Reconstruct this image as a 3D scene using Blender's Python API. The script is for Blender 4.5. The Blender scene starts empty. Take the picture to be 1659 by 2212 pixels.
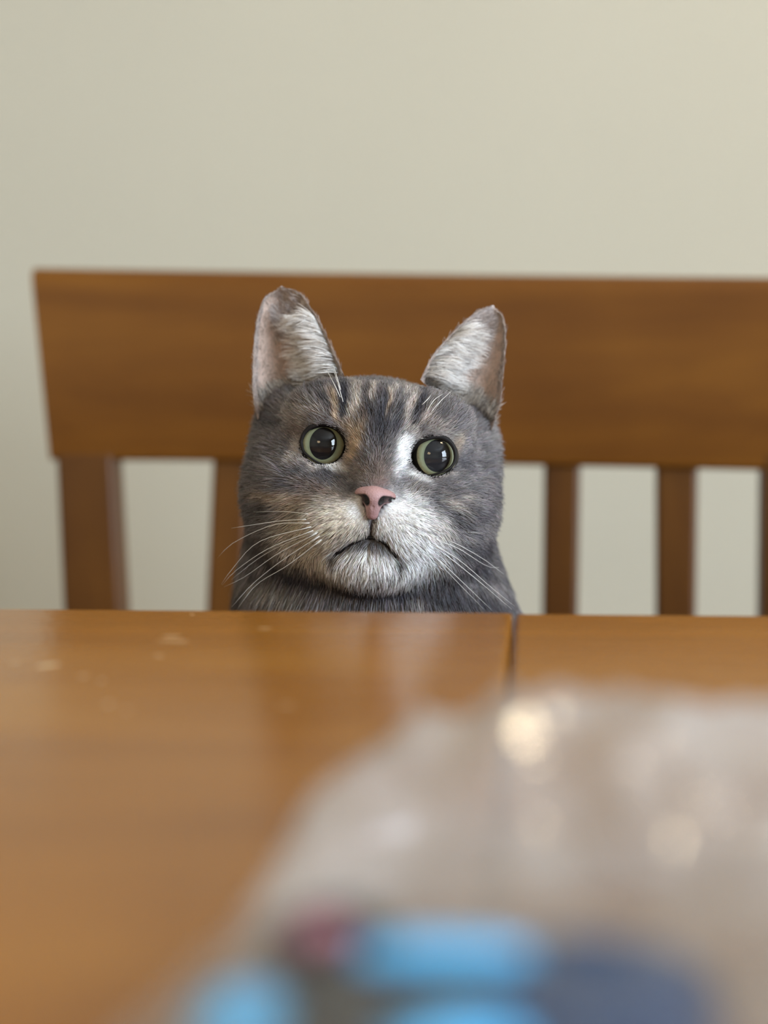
import bpy, bmesh, math, random
import numpy as np
from mathutils import Vector, Matrix

# ------------------------------------------------------------------ camera, light, exposure
scene = bpy.context.scene
COL = scene.collection
rng = np.random.default_rng(7)
random.seed(7)

W, H, F = 1659.0, 2212.0, 3400.0            # image size and focal length in pixels
CAM_Z = 0.85                                # camera height; the table top is at 0.75
TABLE_Z = 0.751
HORIZON = 720.0
PITCH = math.atan((H / 2 - HORIZON) / F)
ROLL = 0.0092                               # the phone is held a little askew
FWD = Vector((0, math.cos(PITCH), -math.sin(PITCH)))
_up = Vector((0, math.sin(PITCH), math.cos(PITCH)))
RIGHT = Vector((1, 0, 0)) * math.cos(ROLL) - _up * math.sin(ROLL)
UP = _up * math.cos(ROLL) + Vector((1, 0, 0)) * math.sin(ROLL)

cam_data = bpy.data.cameras.new('camera')
cam = bpy.data.objects.new('camera', cam_data)
COL.objects.link(cam)
cam.location = (0, 0, CAM_Z)
cam.rotation_euler = Matrix((RIGHT, UP, -FWD)).transposed().to_euler()
cam_data.sensor_fit = 'HORIZONTAL'
cam_data.sensor_width = 36.0
cam_data.lens = F / W * 36.0
cam_data.clip_start = 0.01
cam_data.dof.use_dof = True
cam_data.dof.focus_distance = 0.636
cam_data.dof.aperture_fstop = cam_data.lens / 14.5
scene.camera = cam

scene.view_settings.view_transform = 'Standard'
scene.view_settings.look = 'None'
scene.view_settings.gamma = 1.0
scene.view_settings.use_curve_mapping = False
scene.view_settings.exposure = 0.17
scene.cycles.use_light_tree = False
scene.cycles.max_bounces = 6
scene.cycles.diffuse_bounces = 3
scene.cycles.glossy_bounces = 2
scene.cycles.use_adaptive_sampling = True
scene.cycles.adaptive_threshold = 0.03
scene.cycles.transparent_max_bounces = 16

world = bpy.data.worlds.new('world')
scene.world = world
world.use_nodes = True
world.cycles.sampling_method = 'NONE'
world.node_tree.nodes['Background'].inputs['Color'].default_value = (0.75, 0.85, 1.0, 1)
world.node_tree.nodes['Background'].inputs['Strength'].default_value = 1.0


def area_light(name, loc, target, sx, sy, power, color):
    d = bpy.data.lights.new(name, 'AREA')
    d.shape = 'RECTANGLE'
    d.size, d.size_y = sx, sy
    d.energy = power
    d.color = color
    o = bpy.data.objects.new(name, d)
    COL.objects.link(o)
    o.location = loc
    o.rotation_euler = (Vector(target) - Vector(loc)).to_track_quat('-Z', 'Y').to_euler()
    return o


# daylight entering by the window of the right wall (see window_1)
area_light('window_daylight', (1.93, -1.0, 1.45), (-1.0, -0.6, 1.1), 1.1, 1.15, 90, (0.74, 0.87, 1.0))

# ------------------------------------------------------------------ camera geometry for measuring
CP = Vector((0, 0, CAM_Z))


def ray(px, py):
    return FWD + RIGHT * ((px - W / 2) / F) - UP * ((py - H / 2) / F)


def at_depth(px, py, d):
    return CP + ray(px, py) * d


def on_z(px, py, z):
    r = ray(px, py)
    return CP + r * ((z - CAM_Z) / r.z)


# ------------------------------------------------------------------ helpers
def tag(o, label=None, cat=None, group=None, kind=None):
    if label: o['label'] = label
    if cat: o['category'] = cat
    if group: o['group'] = group
    if kind: o['kind'] = kind
    return o


def empty(name, loc=(0, 0, 0), rotz=0.0):
    o = bpy.data.objects.new(name, None)
    o.empty_display_size = 0.05
    COL.objects.link(o)
    o.location = loc
    o.rotation_euler = (0, 0, rotz)
    return o


def link_mesh(name, me, mat=None, parent=None, smooth=True):
    o = bpy.data.objects.new(name, me)
    COL.objects.link(o)
    if mat: me.materials.append(mat)
    if smooth:
        me.polygons.foreach_set('use_smooth', np.ones(len(me.polygons), dtype=bool))
    if parent:
        o.parent = parent
    return o


def mesh_from(name, verts, faces, mat=None, parent=None, smooth=True):
    me = bpy.data.meshes.new(name)
    me.from_pydata([tuple(v) for v in verts], [], [tuple(int(i) for i in f) for f in faces])
    me.update()
    return link_mesh(name, me, mat, parent, smooth)


def bm_obj(name, bm, mat, parent=None, smooth=False):
    me = bpy.data.meshes.new(name)
    bm.normal_update()
    bm.to_mesh(me)
    bm.free()
    return link_mesh(name, me, mat, parent, smooth)


def bevel_all(bm, w, seg=2):
    bmesh.ops.bevel(bm, geom=list(bm.edges), offset=w, segments=seg, profile=0.5, affect='EDGES')


def box_bm(x0, x1, y0, y1, z0, z1, bev=0.003, seg=2):
    bm = bmesh.new()
    bmesh.ops.create_cube(bm, size=1.0)
    for v in bm.verts:
        v.co = Vector(((x0 + x1) / 2 + v.co.x * (x1 - x0), (y0 + y1) / 2 + v.co.y * (y1 - y0), (z0 + z1) / 2 + v.co.z * (z1 - z0)))
    if bev > 0:
        bevel_all(bm, bev, seg)
    return bm


def hexa_bm(pts, bev=0.003, seg=2):
    """box through eight corners: bottom four (counter-clockwise), then top four"""
    bm = bmesh.new()
    vs = [bm.verts.new(p) for p in pts]
    for f in ((3, 2, 1, 0), (4, 5, 6, 7), (0, 1, 5, 4), (1, 2, 6, 5), (2, 3, 7, 6), (3, 0, 4, 7)):
        bm.faces.new([vs[i] for i in f])
    if bev > 0:
        bevel_all(bm, bev, seg)
    return bm


def tube_mesh(name, pts, radii, mat, parent=None, sides=6, cap=True):
    pts = [Vector(p) for p in pts]
    n = len(pts)
    verts, faces = [], []
    t0 = (pts[1] - pts[0]).normalized()
    ref = Vector((0, 0, 1)) if abs(t0.z) < 0.9 else Vector((1, 0, 0))
    nrm = t0.cross(ref).normalized()
    for i in range(n):
        t = (pts[min(i + 1, n - 1)] - pts[max(i - 1, 0)]).normalized()
        nrm = (nrm - t * nrm.dot(t)).normalized()
        b = t.cross(nrm)
        for k in range(sides):
            a = 2 * math.pi * k / sides
            verts.append(pts[i] + (nrm * math.cos(a) + b * math.sin(a)) * radii[i])
    for i in range(n - 1):
        for k in range(sides):
            k2 = (k + 1) % sides
            faces.append((i * sides + k, i * sides + k2, (i + 1) * sides + k2, (i + 1) * sides + k))
    if cap:
        faces.append(tuple(range(sides))[::-1])
        faces.append(tuple((n - 1) * sides + k for k in range(sides)))
    return mesh_from(name, verts, faces, mat, parent)


def lathe_mesh(name, prof, mat, parent=None, seg=32, loc=(0, 0, 0)):
    verts, faces = [], []
    for r, z in prof:
        for k in range(seg):
            a = 2 * math.pi * k / seg
            verts.append((loc[0] + r * math.cos(a), loc[1] + r * math.sin(a), loc[2] + z))
    for i in range(len(prof) - 1):
        for k in range(seg):
            k2 = (k + 1) % seg
            faces.append((i * seg + k, i * seg + k2, (i + 1) * seg + k2, (i + 1) * seg + k))
    return mesh_from(name, verts, faces, mat, parent)


def s2l(r, g, b):
    f = lambda c: (c / 255 / 12.92) if c / 255 <= 0.04045 else ((c / 255 + 0.055) / 1.055) ** 2.4
    return (f(r), f(g), f(b), 1.0)


# ------------------------------------------------------------------ materials
def new_mat(name):
    m = bpy.data.materials.new(name)
    m.use_nodes = True
    nt = m.node_tree
    bsdf = nt.nodes['Principled BSDF']
    return m, nt, bsdf


def plain(name, col, rough=0.5, spec=0.5, noise=0.0, nscale=30.0, coat=0.0):
    m, nt, b = new_mat(name)
    b.inputs['Roughness'].default_value = rough
    b.inputs['Specular IOR Level'].default_value = spec
    b.inputs['Coat Weight'].default_value = coat
    tc = nt.nodes.new('ShaderNodeTexCoord')
    n = nt.nodes.new('ShaderNodeTexNoise')
    n.inputs['Scale'].default_value = nscale
    nt.links.new(tc.outputs['Object'], n.inputs['Vector'])
    r = nt.nodes.new('ShaderNodeValToRGB')
    r.color_ramp.elements[0].position = 0.3
    r.color_ramp.elements[1].position = 0.7
    r.color_ramp.elements[0].color = tuple(c * (1 - noise) for c in col[:3]) + (1,)
    r.color_ramp.elements[1].color = tuple(min(1, c * (1 + noise)) for c in col[:3]) + (1,)
    nt.links.new(n.outputs['Fac'], r.inputs['Fac'])
    nt.links.new(r.outputs['Color'], b.inputs['Base Color'])
    return m


def wood(name, dark, mid, light, grain_axis='X', rough=0.3, scale=1.0, bump=0.05, chips=(), coat=0.0, spec=0.5, rvar=0.12):
    m, nt, b = new_mat(name)
    L = nt.links.new
    tc = nt.nodes.new('ShaderNodeTexCoord')
    mp = nt.nodes.new('ShaderNodeMapping')
    st = {'X': (1.5, 22, 22), 'Y': (22, 1.5, 22), 'Z': (22, 22, 1.5)}[grain_axis]
    mp.inputs['Scale'].default_value = tuple(s * scale for s in st)
    L(tc.outputs['Object'], mp.inputs['Vector'])
    n1 = nt.nodes.new('ShaderNodeTexNoise')
    n1.inputs['Scale'].default_value = 1.6
    n1.inputs['Detail'].default_value = 6
    n1.inputs['Roughness'].default_value = 0.62
    n1.inputs['Distortion'].default_value = 0.6
    L(mp.outputs['Vector'], n1.inputs['Vector'])
    n2 = nt.nodes.new('ShaderNodeTexNoise')          # broad blotches of the stain
    n2.inputs['Scale'].default_value = 7.0
    n2.inputs['Detail'].default_value = 3
    L(tc.outputs['Object'], n2.inputs['Vector'])
    mix = nt.nodes.new('ShaderNodeMath'); mix.operation = 'MULTIPLY_ADD'
    mix.inputs[1].default_value = 0.55
    L(n1.outputs['Fac'], mix.inputs[0])
    h = nt.nodes.new('ShaderNodeMath'); h.operation = 'MULTIPLY'; h.inputs[1].default_value = 0.45
    L(n2.outputs['Fac'], h.inputs[0])
    L(h.outputs[0], mix.inputs[2])
    r = nt.nodes.new('ShaderNodeValToRGB')
    e = r.color_ramp.elements
    e[0].position, e[0].color = 0.34, dark
    e[1].position, e[1].color = 0.66, light
    k = e.new(0.5); k.color = mid
    L(mix.outputs[0], r.inputs['Fac'])
    col = r.outputs['Color']
    n3 = nt.nodes.new('ShaderNodeTexNoise')
    n3.inputs['Scale'].default_value = 260.0
    n3.inputs['Detail'].default_value = 4
    L(tc.outputs['Object'], n3.inputs['Vector'])
    # chips and scratches through the varnish: short worn strokes at fixed places on the board
    for (cx, cy, ln, wd, ang, strength) in chips:
        cm = nt.nodes.new('ShaderNodeMapping')
        cm.vector_type = 'TEXTURE'
        cm.inputs['Location'].default_value = (cx, cy, 0)
        cm.inputs['Rotation'].default_value = (0, 0, ang)
        cm.inputs['Scale'].default_value = (ln, wd, 1000.0)
        L(tc.outputs['Object'], cm.inputs['Vector'])
        ad = nt.nodes.new('ShaderNodeVectorMath'); ad.operation = 'MULTIPLY_ADD'
        L(n3.outputs['Color'], ad.inputs[0])
        ad.inputs[1].default_value = (1.0, 1.5, 0)
        L(cm.outputs['Vector'], ad.inputs[2])
        sb = nt.nodes.new('ShaderNodeVectorMath'); sb.operation = 'SUBTRACT'
        L(ad.outputs[0], sb.inputs[0]); sb.inputs[1].default_value = (0.5, 0.75, 0)
        le = nt.nodes.new('ShaderNodeVectorMath'); le.operation = 'LENGTH'
        L(sb.outputs[0], le.inputs[0])
        mr = nt.nodes.new('ShaderNodeMapRange')
        mr.inputs['From Min'].default_value = 1.05
        mr.inputs['From Max'].default_value = 0.8
        mr.inputs['To Max'].default_value = strength
        L(le.outputs['Value'], mr.inputs['Value'])
        mx = nt.nodes.new('ShaderNodeMix'); mx.data_type = 'RGBA'
        L(mr.outputs['Result'], mx.inputs['Factor'])
        L(col, mx.inputs['A'])
        mx.inputs['B'].default_value = s2l(236, 205, 160)
        col = mx.outputs['Result']
    L(col, b.inputs['Base Color'])
    rr = nt.nodes.new('ShaderNodeMapRange')
    rr.inputs['To Min'].default_value = rough - rvar / 2
    rr.inputs['To Max'].default_value = rough + rvar / 2
    L(n2.outputs['Fac'], rr.inputs['Value'])
    L(rr.outputs['Result'], b.inputs['Roughness'])
    b.inputs['Coat Weight'].default_value = coat
    b.inputs['Coat Roughness'].default_value = 0.15
    b.inputs['Specular IOR Level'].default_value = spec
    bp = nt.nodes.new('ShaderNodeBump')
    bp.inputs['Strength'].default_value = bump
    bp.inputs['Distance'].default_value = 0.002
    L(n3.outputs['Fac'], bp.inputs['Height'])
    L(bp.outputs['Normal'], b.inputs['Normal'])
    return m


def attr_mat(name, attr, rough=0.6, spec=0.3, sss=0.0):
    m, nt, b = new_mat(name)
    a = nt.nodes.new('ShaderNodeAttribute')
    a.attribute_name = attr
    nt.links.new(a.outputs['Color'], b.inputs['Base Color'])
    b.inputs['Roughness'].default_value = rough
    b.inputs['Specular IOR Level'].default_value = spec
    if sss:
        b.inputs['Subsurface Weight'].default_value = sss
        b.inputs['Subsurface Radius'].default_value = (0.004, 0.002, 0.001)
    return m


def schlick(nt, f0=0.04, scale=1.0):
    """reflectance that is the same from both sides of a film"""
    lw = nt.nodes.new('ShaderNodeLayerWeight'); lw.inputs['Blend'].default_value = 0.5
    pw_ = nt.nodes.new('ShaderNodeMath'); pw_.operation = 'POWER'; pw_.inputs[1].default_value = 5.0
    nt.links.new(lw.outputs['Facing'], pw_.inputs[0])
    ma_ = nt.nodes.new('ShaderNodeMath'); ma_.operation = 'MULTIPLY_ADD'
    ma_.inputs[1].default_value = (1 - f0) * scale; ma_.inputs[2].default_value = f0
    nt.links.new(pw_.outputs[0], ma_.inputs[0])
    return ma_.outputs[0]


M = {}
M['wall'] = plain('cream_wall_paint', (0.67, 0.63, 0.515), 0.75, 0.25, 0.015, 3.0)
M['ceiling'] = plain('white_ceiling_paint', (0.8, 0.79, 0.76), 0.9, 0.2, 0.01, 3.0)
M['white_trim'] = plain('white_gloss_paint', (0.78, 0.77, 0.73), 0.35, 0.5, 0.01, 8.0)
M['floor'] = wood('oak_floor', s2l(96, 64, 36), s2l(120, 82, 48), s2l(140, 98, 60), 'Y', 0.4, 0.7)
M['chair'] = wood('chair_varnished_wood', s2l(94, 54, 13), s2l(110, 66, 17), s2l(126, 79, 22), 'X', 0.42, 1.0, 0.03, spec=0.28)
M['chair_v_shaded'] = wood('chair_upright_varnished_wood_shaded', s2l(78, 44, 13), s2l(92, 55, 16), s2l(110, 68, 21), 'Z', 0.42, 1.0, 0.03, spec=0.28)  # darker than the rail's wood: backlit shade of the slats put into the colour

# ------------------------------------------------------------------ the room
RX0, RX1, RY0, RY1, RZ = -2.0, 2.0, -3.2, 1.62, 2.5


def struct(name, bm, mat, label=None):
    o = bm_obj(name, bm, mat)
    o['kind'] = 'structure'
    if label: o['label'] = label
    return o


def part_box(name, x0, x1, y0, y1, z0, z1, mat, parent, bev=0.003):
    return bm_obj(name, box_bm(x0, x1, y0, y1, z0, z1, bev), mat, parent)


struct('floor', box_bm(RX0, RX1, RY0, RY1, -0.1, 0.0, 0), M['floor'], 'brown wooden floor of the dining room')
struct('ceiling', box_bm(RX0, RX1, RY0, RY1, RZ, RZ + 0.1, 0), M['ceiling'], 'plain white painted ceiling')
struct('wall_back', box_bm(RX0 - 0.1, RX1 + 0.1, RY1, RY1 + 0.1, 0, RZ, 0), M['wall'], 'plain cream painted wall behind the chair')
struct('wall_left', box_bm(RX0 - 0.1, RX0, RY0, RY1, 0, RZ, 0), M['wall'], 'plain cream painted side wall')
struct('wall_front', box_bm(RX0 - 0.1, RX1 + 0.1, RY0 - 0.1, RY0, 0, RZ, 0), M['wall'], 'plain cream painted wall facing the chair')
# right wall with a window opening
WY0, WY1, WZ0, WZ1 = -1.6, -0.4, 0.85, 2.05
bm = bmesh.new()
for (y0, y1, z0, z1) in ((RY0, WY0, 0, RZ), (WY1, RY1, 0, RZ), (WY0, WY1, 0, WZ0), (WY0, WY1, WZ1, RZ)):
    b2 = box_bm(RX1, RX1 + 0.1, y0, y1, z0, z1, 0)
    me = bpy.data.meshes.new('tmp'); b2.to_mesh(me); b2.free()
    bm.from_mesh(me); bpy.data.meshes.remove(me)
struct('wall_right', bm, M['wall'], 'plain cream painted side wall with a window')
wn = empty('window_1', (RX1 + 0.05, (WY0 + WY1) / 2, WZ0))
tag(wn, 'white framed window with two panes in the side wall', kind='structure')
yh, zh = (WY1 - WY0) / 2, WZ1 - WZ0
for (y0, y1, z0, z1) in ((-yh, -yh + 0.05, 0, zh), (yh - 0.05, yh, 0, zh), (-yh, yh, 0, 0.05), (-yh, yh, zh - 0.05, zh), (-0.02, 0.02, 0, zh)):
    part_box('window_frame', -0.03, 0.03, y0, y1, z0, z1, M['white_trim'], wn)
gm, nt, b = new_mat('window_glass')
tr = nt.nodes.new('ShaderNodeBsdfTransparent'); gl = nt.nodes.new('ShaderNodeBsdfGlossy'); gl.inputs['Roughness'].default_value = 0.02
ms = nt.nodes.new('ShaderNodeMixShader'); ms.inputs[0].default_value = 0.06
nt.links.new(tr.outputs[0], ms.inputs[1]); nt.links.new(gl.outputs[0], ms.inputs[2])
nt.links.new(ms.outputs[0], nt.nodes['Material Output'].inputs['Surface'])
for s in (-1, 1):
    part_box('pane', -0.003, 0.003, min(0.02 * s, (yh - 0.05) * s), max(0.02 * s, (yh - 0.05) * s), 0.05, zh - 0.05, gm, wn, 0)
struct('baseboard_back', box_bm(RX0, RX1, RY1 - 0.015, RY1, 0, 0.1, 0.003), M['white_trim'], 'white baseboard along the cream wall')

# ------------------------------------------------------------------ the table
TYAW = math.radians(5.6)
te = on_z(829.5, 1321, TABLE_Z)              # a point of the far edge
table = empty('dining_table', (te.x, te.y, 0), -TYAW)
tag(table, 'honey brown varnished wooden dining table with a leaf seam', 'table')
TI = Matrix.Rotation(TYAW, 4, 'Z') @ Matrix.Translation(-Vector((te.x, te.y, 0)))


def t_loc(px, py):
    return TI @ on_z(px, py, TABLE_Z)


sx = t_loc(1110, 1330).x
chips = []
for (px, py, lpx, wmm, adeg, st) in ((104, 1437, 50, 1.6, 33, 0.95), (375, 1385, 70, 2.6, 4, 0.32), (372, 1374, 40, 2.2, 10, 0.3), (570, 1357, 30, 1.6, 5, 0.35),
                                     (343, 1416, 9, 1.5, 60, 0.8), (32, 1430, 22, 1.3, 40, 0.35), (415, 1327, 8, 1.2, 50, 0.7), (180, 1460, 18, 1.6, 30, 0.45),
                                     (220, 1470, 12, 1.4, 10, 0.5), (233, 1521, 14, 2.0, 0, 0.4), (272, 1534, 12, 1.8, 60, 0.35), (620, 1523, 34, 1.4, 0, 0.35)):
    a = t_loc(px, py)
    d = lpx * 0.5 / F * ((on_z(px, py, TABLE_Z) - CP).length)
    chips.append((a.x, a.y, d * 1.1, wmm * 1.0 / 1000.0, math.radians(adeg), min(1.0, st * 1.25)))
M['table'] = wood('table_varnished_wood', s2l(140, 86, 15), s2l(154, 98, 21), s2l(168, 112, 30), 'X', 0.21, 0.8, 0.08, chips, spec=0.5)
M['table_plain'] = wood('table_frame_varnished_wood', s2l(112, 70, 24), s2l(136, 88, 33), s2l(155, 104, 45), 'X', 0.36, 0.8, 0.05)
TL, TR, TN = -0.82, 0.95, -0.98
part_box('tabletop_leaf', TL, sx - 0.0004, TN, 0, 0.723, TABLE_Z, M['table'], table, 0.0016)
part_box('tabletop_leaf', sx + 0.0004, TR, TN, 0, 0.723, TABLE_Z - 0.0003, M['table'], table, 0.0016)
for (x0, x1, y0, y1) in ((TL + 0.1, TR - 0.1, -0.125, -0.1), (TL + 0.1, TR - 0.1, TN + 0.1, TN + 0.125), (TL + 0.1, TL + 0.125, TN + 0.1, -0.1), (TR - 0.125, TR - 0.1, TN + 0.1, -0.1)):
    part_box('apron', x0, x1, y0, y1, 0.645, 0.723, M['table_plain'], table)
for lx in (TL + 0.07, TR - 0.14):
    for ly in (-0.14, TN + 0.07):
        x0, y0, q = lx, ly, 0.07
        t = 0.012
        bm = hexa_bm([(x0 + t, y0 + t, 0), (x0 + q - t, y0 + t, 0), (x0 + q - t, y0 + q - t, 0), (x0 + t, y0 + q - t, 0),
                      (x0, y0, 0.723), (x0 + q, y0, 0.723), (x0 + q, y0 + q, 0.723), (x0, y0 + q, 0.723)], 0.004)
        bm_obj('leg', bm, M['table_plain'], table)

# ------------------------------------------------------------------ the chair
CD = 1.00                                    # depth of the middle of the chair's back
CYAW = math.radians(5.0)
cc = at_depth(950, 1000, CD)
chair = empty('dining_chair', (cc.x, cc.y, 0), -CYAW)
tag(chair, 'brown wooden dining chair with a broad top rail and vertical slats', 'chair')
CI = Matrix.Rotation(CYAW, 4, 'Z') @ Matrix.Translation(-Vector((cc.x, cc.y, 0)))
CPL = CI @ CP
REC = 0.10                                   # recline of the back: metres back per metre up
Z0 = cc.z


def bow(x):                                  # the back curves away in the middle
    return -1.1 * x * x * 0.25


def c_loc(px, py):
    """a point of the reclined, bowed back under a photo pixel, in the chair's own frame"""
    d = (CI.to_3x3() @ ray(px, py))
    t = 0.9
    for _ in range(30):
        p = CPL + d * t
        want = REC * (p.z - Z0) + bow(p.x)
        t += (want - p.y) / d.y
    return CPL + d * t


SEAT_Z = 0.455
tl, bl = c_loc(66, 578), c_loc(108, 995)
tr_, br_ = c_loc(1858, 600), c_loc(1822, 1022)
# top rail: a broad curved board, wider at the top
bm = bmesh.new()
NX = 28
rows = []
for i in range(NX + 1):
    u = i / NX
    top = tl.lerp(tr_, u); bot = bl.lerp(br_, u)
    ring = []
    for (v, off) in ((0, 0), (0, 0.024), (1, 0.024), (1, 0)):
        p = bot.lerp(top, v)
        ring.append(bm.verts.new((p.x, REC * (p.z - Z0) + bow(p.x) + off, p.z)))
    rows.append(ring)
for i in range(NX):
    for k in range(4):
        k2 = (k + 1) % 4
        bm.faces.new([rows[i][k], rows[i][k2], rows[i + 1][k2], rows[i + 1][k]])
bm.faces.new(rows[0][::-1]); bm.faces.new(rows[-1])
bmesh.ops.recalc_face_normals(bm, faces=list(bm.faces))
long_e = [e for e in bm.edges if e.calc_face_angle(0) > 0.6]
zt = lambda e: min(v.co.z for v in e.verts)
topz = min(rows[i][2].co.z for i in range(NX + 1)) - 0.004
along = lambda e: abs(e.verts[0].co.x - e.verts[1].co.x) > 0.004
top_e = [e for e in long_e if zt(e) > topz and along(e)]
low_e = [e for e in long_e if max(v.co.z for v in e.verts) < topz and along(e)]
bmesh.ops.bevel(bm, geom=top_e, offset=0.010, segments=5, profile=0.5, affect='EDGES')
bmesh.ops.bevel(bm, geom=[e for e in low_e if e.is_valid], offset=0.004, segments=3, profile=0.5, affect='EDGES')
rail = bm_obj('top_rail', bm, M['chair'], chair)
for p_ in rail.data.polygons: p_.use_smooth = True
rail.data.set_sharp_from_angle(angle=0.6) if hasattr(rail.data, 'set_sharp_from_angle') else None


def back_bar(name, ptl, ptr, pbl, pbr, th, off, mat, zlow):
    """an upright of the back, from its corners in the photo, prolonged down to zlow"""
    def at(a, b, z):
        u = (z - a.z) / (b.z - a.z)
        p = a.lerp(b, u)
        return Vector((p.x, REC * (z - Z0) + bow(p.x), z))
    z1 = ptl.z
    l0, r0, l1, r1 = at(ptl, pbl, zlow), at(ptr, pbr, zlow), at(ptl, pbl, z1), at(ptr, pbr, z1)
    d0, d1 = Vector((0, off, 0)), Vector((0, off + th, 0))
    bm = hexa_bm([l0 + d0, r0 + d0, r0 + d1, l0 + d1, l1 + d0, r1 + d0, r1 + d1, l1 + d1], 0.003)
    return bm_obj(name, bm, mat, chair)


LOWZ = 0.56
slat_px = [(455, 538, 441, 522), (697, 777, 690, 768), (937, 1016, 933, 1012), (1176, 1256, 1172, 1250), (1420, 1512, 1420, 1507)]
for (a, b_, c, d) in slat_px:
    back_bar('slat', c_loc(a, 985), c_loc(b_, 985), c_loc(c, 1310), c_loc(d, 1310), 0.012, 0.006, M['chair_v_shaded'], LOWZ - 0.01)
# posts run down into the rear legs
for (a, b_, c, d) in ((121, 244, 136, 262), (1650, 1800, 1646, 1788)):
    back_bar('back_post', c_loc(a, 980), c_loc(b_, 980), c_loc(c, 1310), c_loc(d, 1310), 0.026, -0.001, M['chair_v_shaded'], SEAT_Z - 0.02)
pl = c_loc(136, 1310); pr = c_loc(1788, 1310)
xl, xr = pl.x + 0.008, pr.x - 0.008
ym = REC * (LOWZ - Z0) - 0.012
part_box('lower_rail', c_loc(262, 1310).x - 0.004, c_loc(1646, 1310).x + 0.004, ym, ym + 0.022, LOWZ - 0.025, LOWZ + 0.02, M['chair'], chair)
ysb = REC * (SEAT_Z - Z0) - 0.005
ysf = ysb - 0.42
# saddle seat
bm = bmesh.new()
nx, ny = 16, 14
tv = [[None] * (ny + 1) for _ in range(nx + 1)]
bv = [[None] * (ny + 1) for _ in range(nx + 1)]
for i in range(nx + 1):
    for j in range(ny + 1):
        u, v = i / nx * 2 - 1, j / ny
        wx = (xr - xl) / 2 * (1.03 - 0.03 * v)
        x = (xl + xr) / 2 + u * wx
        y = ysf + (ysb + 0.02 - ysf) * v
        y += 0.02 * u * u * (1 - v)
        z = SEAT_Z - 0.006 * max(0, 1 - u * u) * max(0, 1 - (2 * v - 1.1) ** 2)
        tv[i][j] = bm.verts.new((x, y, z)); bv[i][j] = bm.verts.new((x, y, SEAT_Z - 0.028))
for i in range(nx):
    for j in range(ny):
        bm.faces.new([tv[i][j], tv[i + 1][j], tv[i + 1][j + 1], tv[i][j + 1]])
        bm.faces.new([bv[i][j], bv[i][j + 1], bv[i + 1][j + 1], bv[i + 1][j]])
for i in range(nx):
    bm.faces.new([tv[i][0], bv[i][0], bv[i + 1][0], tv[i + 1][0]])
    bm.faces.new([tv[i][ny], tv[i + 1][ny], bv[i + 1][ny], bv[i][ny]])
for j in range(ny):
    bm.faces.new([tv[0][j], tv[0][j + 1], bv[0][j + 1], bv[0][j]])
    bm.faces.new([tv[nx][j], bv[nx][j], bv[nx][j + 1], tv[nx][j + 1]])
bmesh.ops.recalc_face_normals(bm, faces=list(bm.faces))
bm_obj('seat', bm, M['chair'], chair)
for (lx, ly, dy) in ((xl, ysf + 0.02, 0.0), (xr - 0.038, ysf + 0.02, 0.0), (xl, ysb - 0.02, 0.05), (xr - 0.038, ysb - 0.02, 0.05)):
    q = 0.038
    bm = hexa_bm([(lx + .005, ly + dy, 0), (lx + q - .005, ly + dy, 0), (lx + q - .005, ly + dy + q - .008, 0), (lx + .005, ly + dy + q - .008, 0),
                  (lx, ly, SEAT_Z - 0.02), (lx + q, ly, SEAT_Z - 0.02), (lx + q, ly + q, SEAT_Z - 0.02), (lx, ly + q, SEAT_Z - 0.02)], 0.003)
    bm_obj('leg', bm, M['chair_v_shaded'], chair)
for x0 in (xl + 0.008, xr - 0.030):
    part_box('stretcher', x0, x0 + 0.022, ysf + 0.03, ysb, 0.18, 0.205, M['chair'], chair)
for (y0, y1) in ((ysf + 0.03, ysf + 0.05), (ysb - 0.02, ysb)):
    part_box('seat_apron', xl + 0.02, xr - 0.02, y0, y1, SEAT_Z - 0.085, SEAT_Z - 0.025, M['chair'], chair)
for x0 in (xl + 0.008, xr - 0.030):
    part_box('seat_apron', x0, x0 + 0.02, ysf + 0.03, ysb, SEAT_Z - 0.085, SEAT_Z - 0.025, M['chair'], chair)

# ------------------------------------------------------------------ the cat
HD = 0.640
PHI = math.radians(6.0)
HO = at_depth(815, 973, HD)
HR = (RIGHT * math.cos(PHI) - UP * math.sin(PHI)).normalized()
HU = (RIGHT * math.sin(PHI) + UP * math.cos(PHI)).normalized()
HF = -FWD
HB = np.array([HR, HF, HU], dtype=np.float64)              # rows: the head's right, front and up axes
HOn = np.array(HO)
MM = 0.001


def to_local(P):                                           # world metres -> head millimetres
    return (P - HOn) @ HB.T * 1000.0


def to_world(L):
    return HOn + (np.asarray(L, dtype=np.float64) * MM) @ HB


PX = HD / F * 1000.0                                       # mm per pixel at the face


def px_l(px, py):
    dx, dy = px - 815.0, py - 973.0
    c, s = math.cos(PHI), math.sin(PHI)
    return ((dx * c + dy * s) * PX, -(-dx * s + dy * c) * PX)


def sd_ell(P, c, r):
    q = P - np.array(c, dtype=P.dtype)
    r = np.array(r, dtype=P.dtype)
    k0 = np.sqrt(((q / r) ** 2).sum(-1)) + 1e-6
    k1 = np.sqrt(((q / (r * r)) ** 2).sum(-1)) + 1e-9
    return k0 * (k0 - 1) / k1


def sd_cap(P, a, b, ra, rb):
    a = np.array(a, dtype=P.dtype); b = np.array(b, dtype=P.dtype)
    ab = b - a
    t = np.clip(((P - a) @ ab) / (ab @ ab), 0, 1)
    d = np.sqrt(((P - a - t[..., None] * ab) ** 2).sum(-1))
    return d - (ra + (rb - ra) * t)


def smin(a, b, k):
    h = np.clip(0.5 + 0.5 * (b - a) / k, 0, 1)
    return b + (a - b) * h - k * h * (1 - h)


def smax(a, b, k):
    return -smin(-a, -b, k)


EYE_C = {-1: (-21.6, -10.0, -0.3), 1: (22.4, -10.0, -0.2)}
EYE_R = 10.6


MOUTH = []


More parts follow.
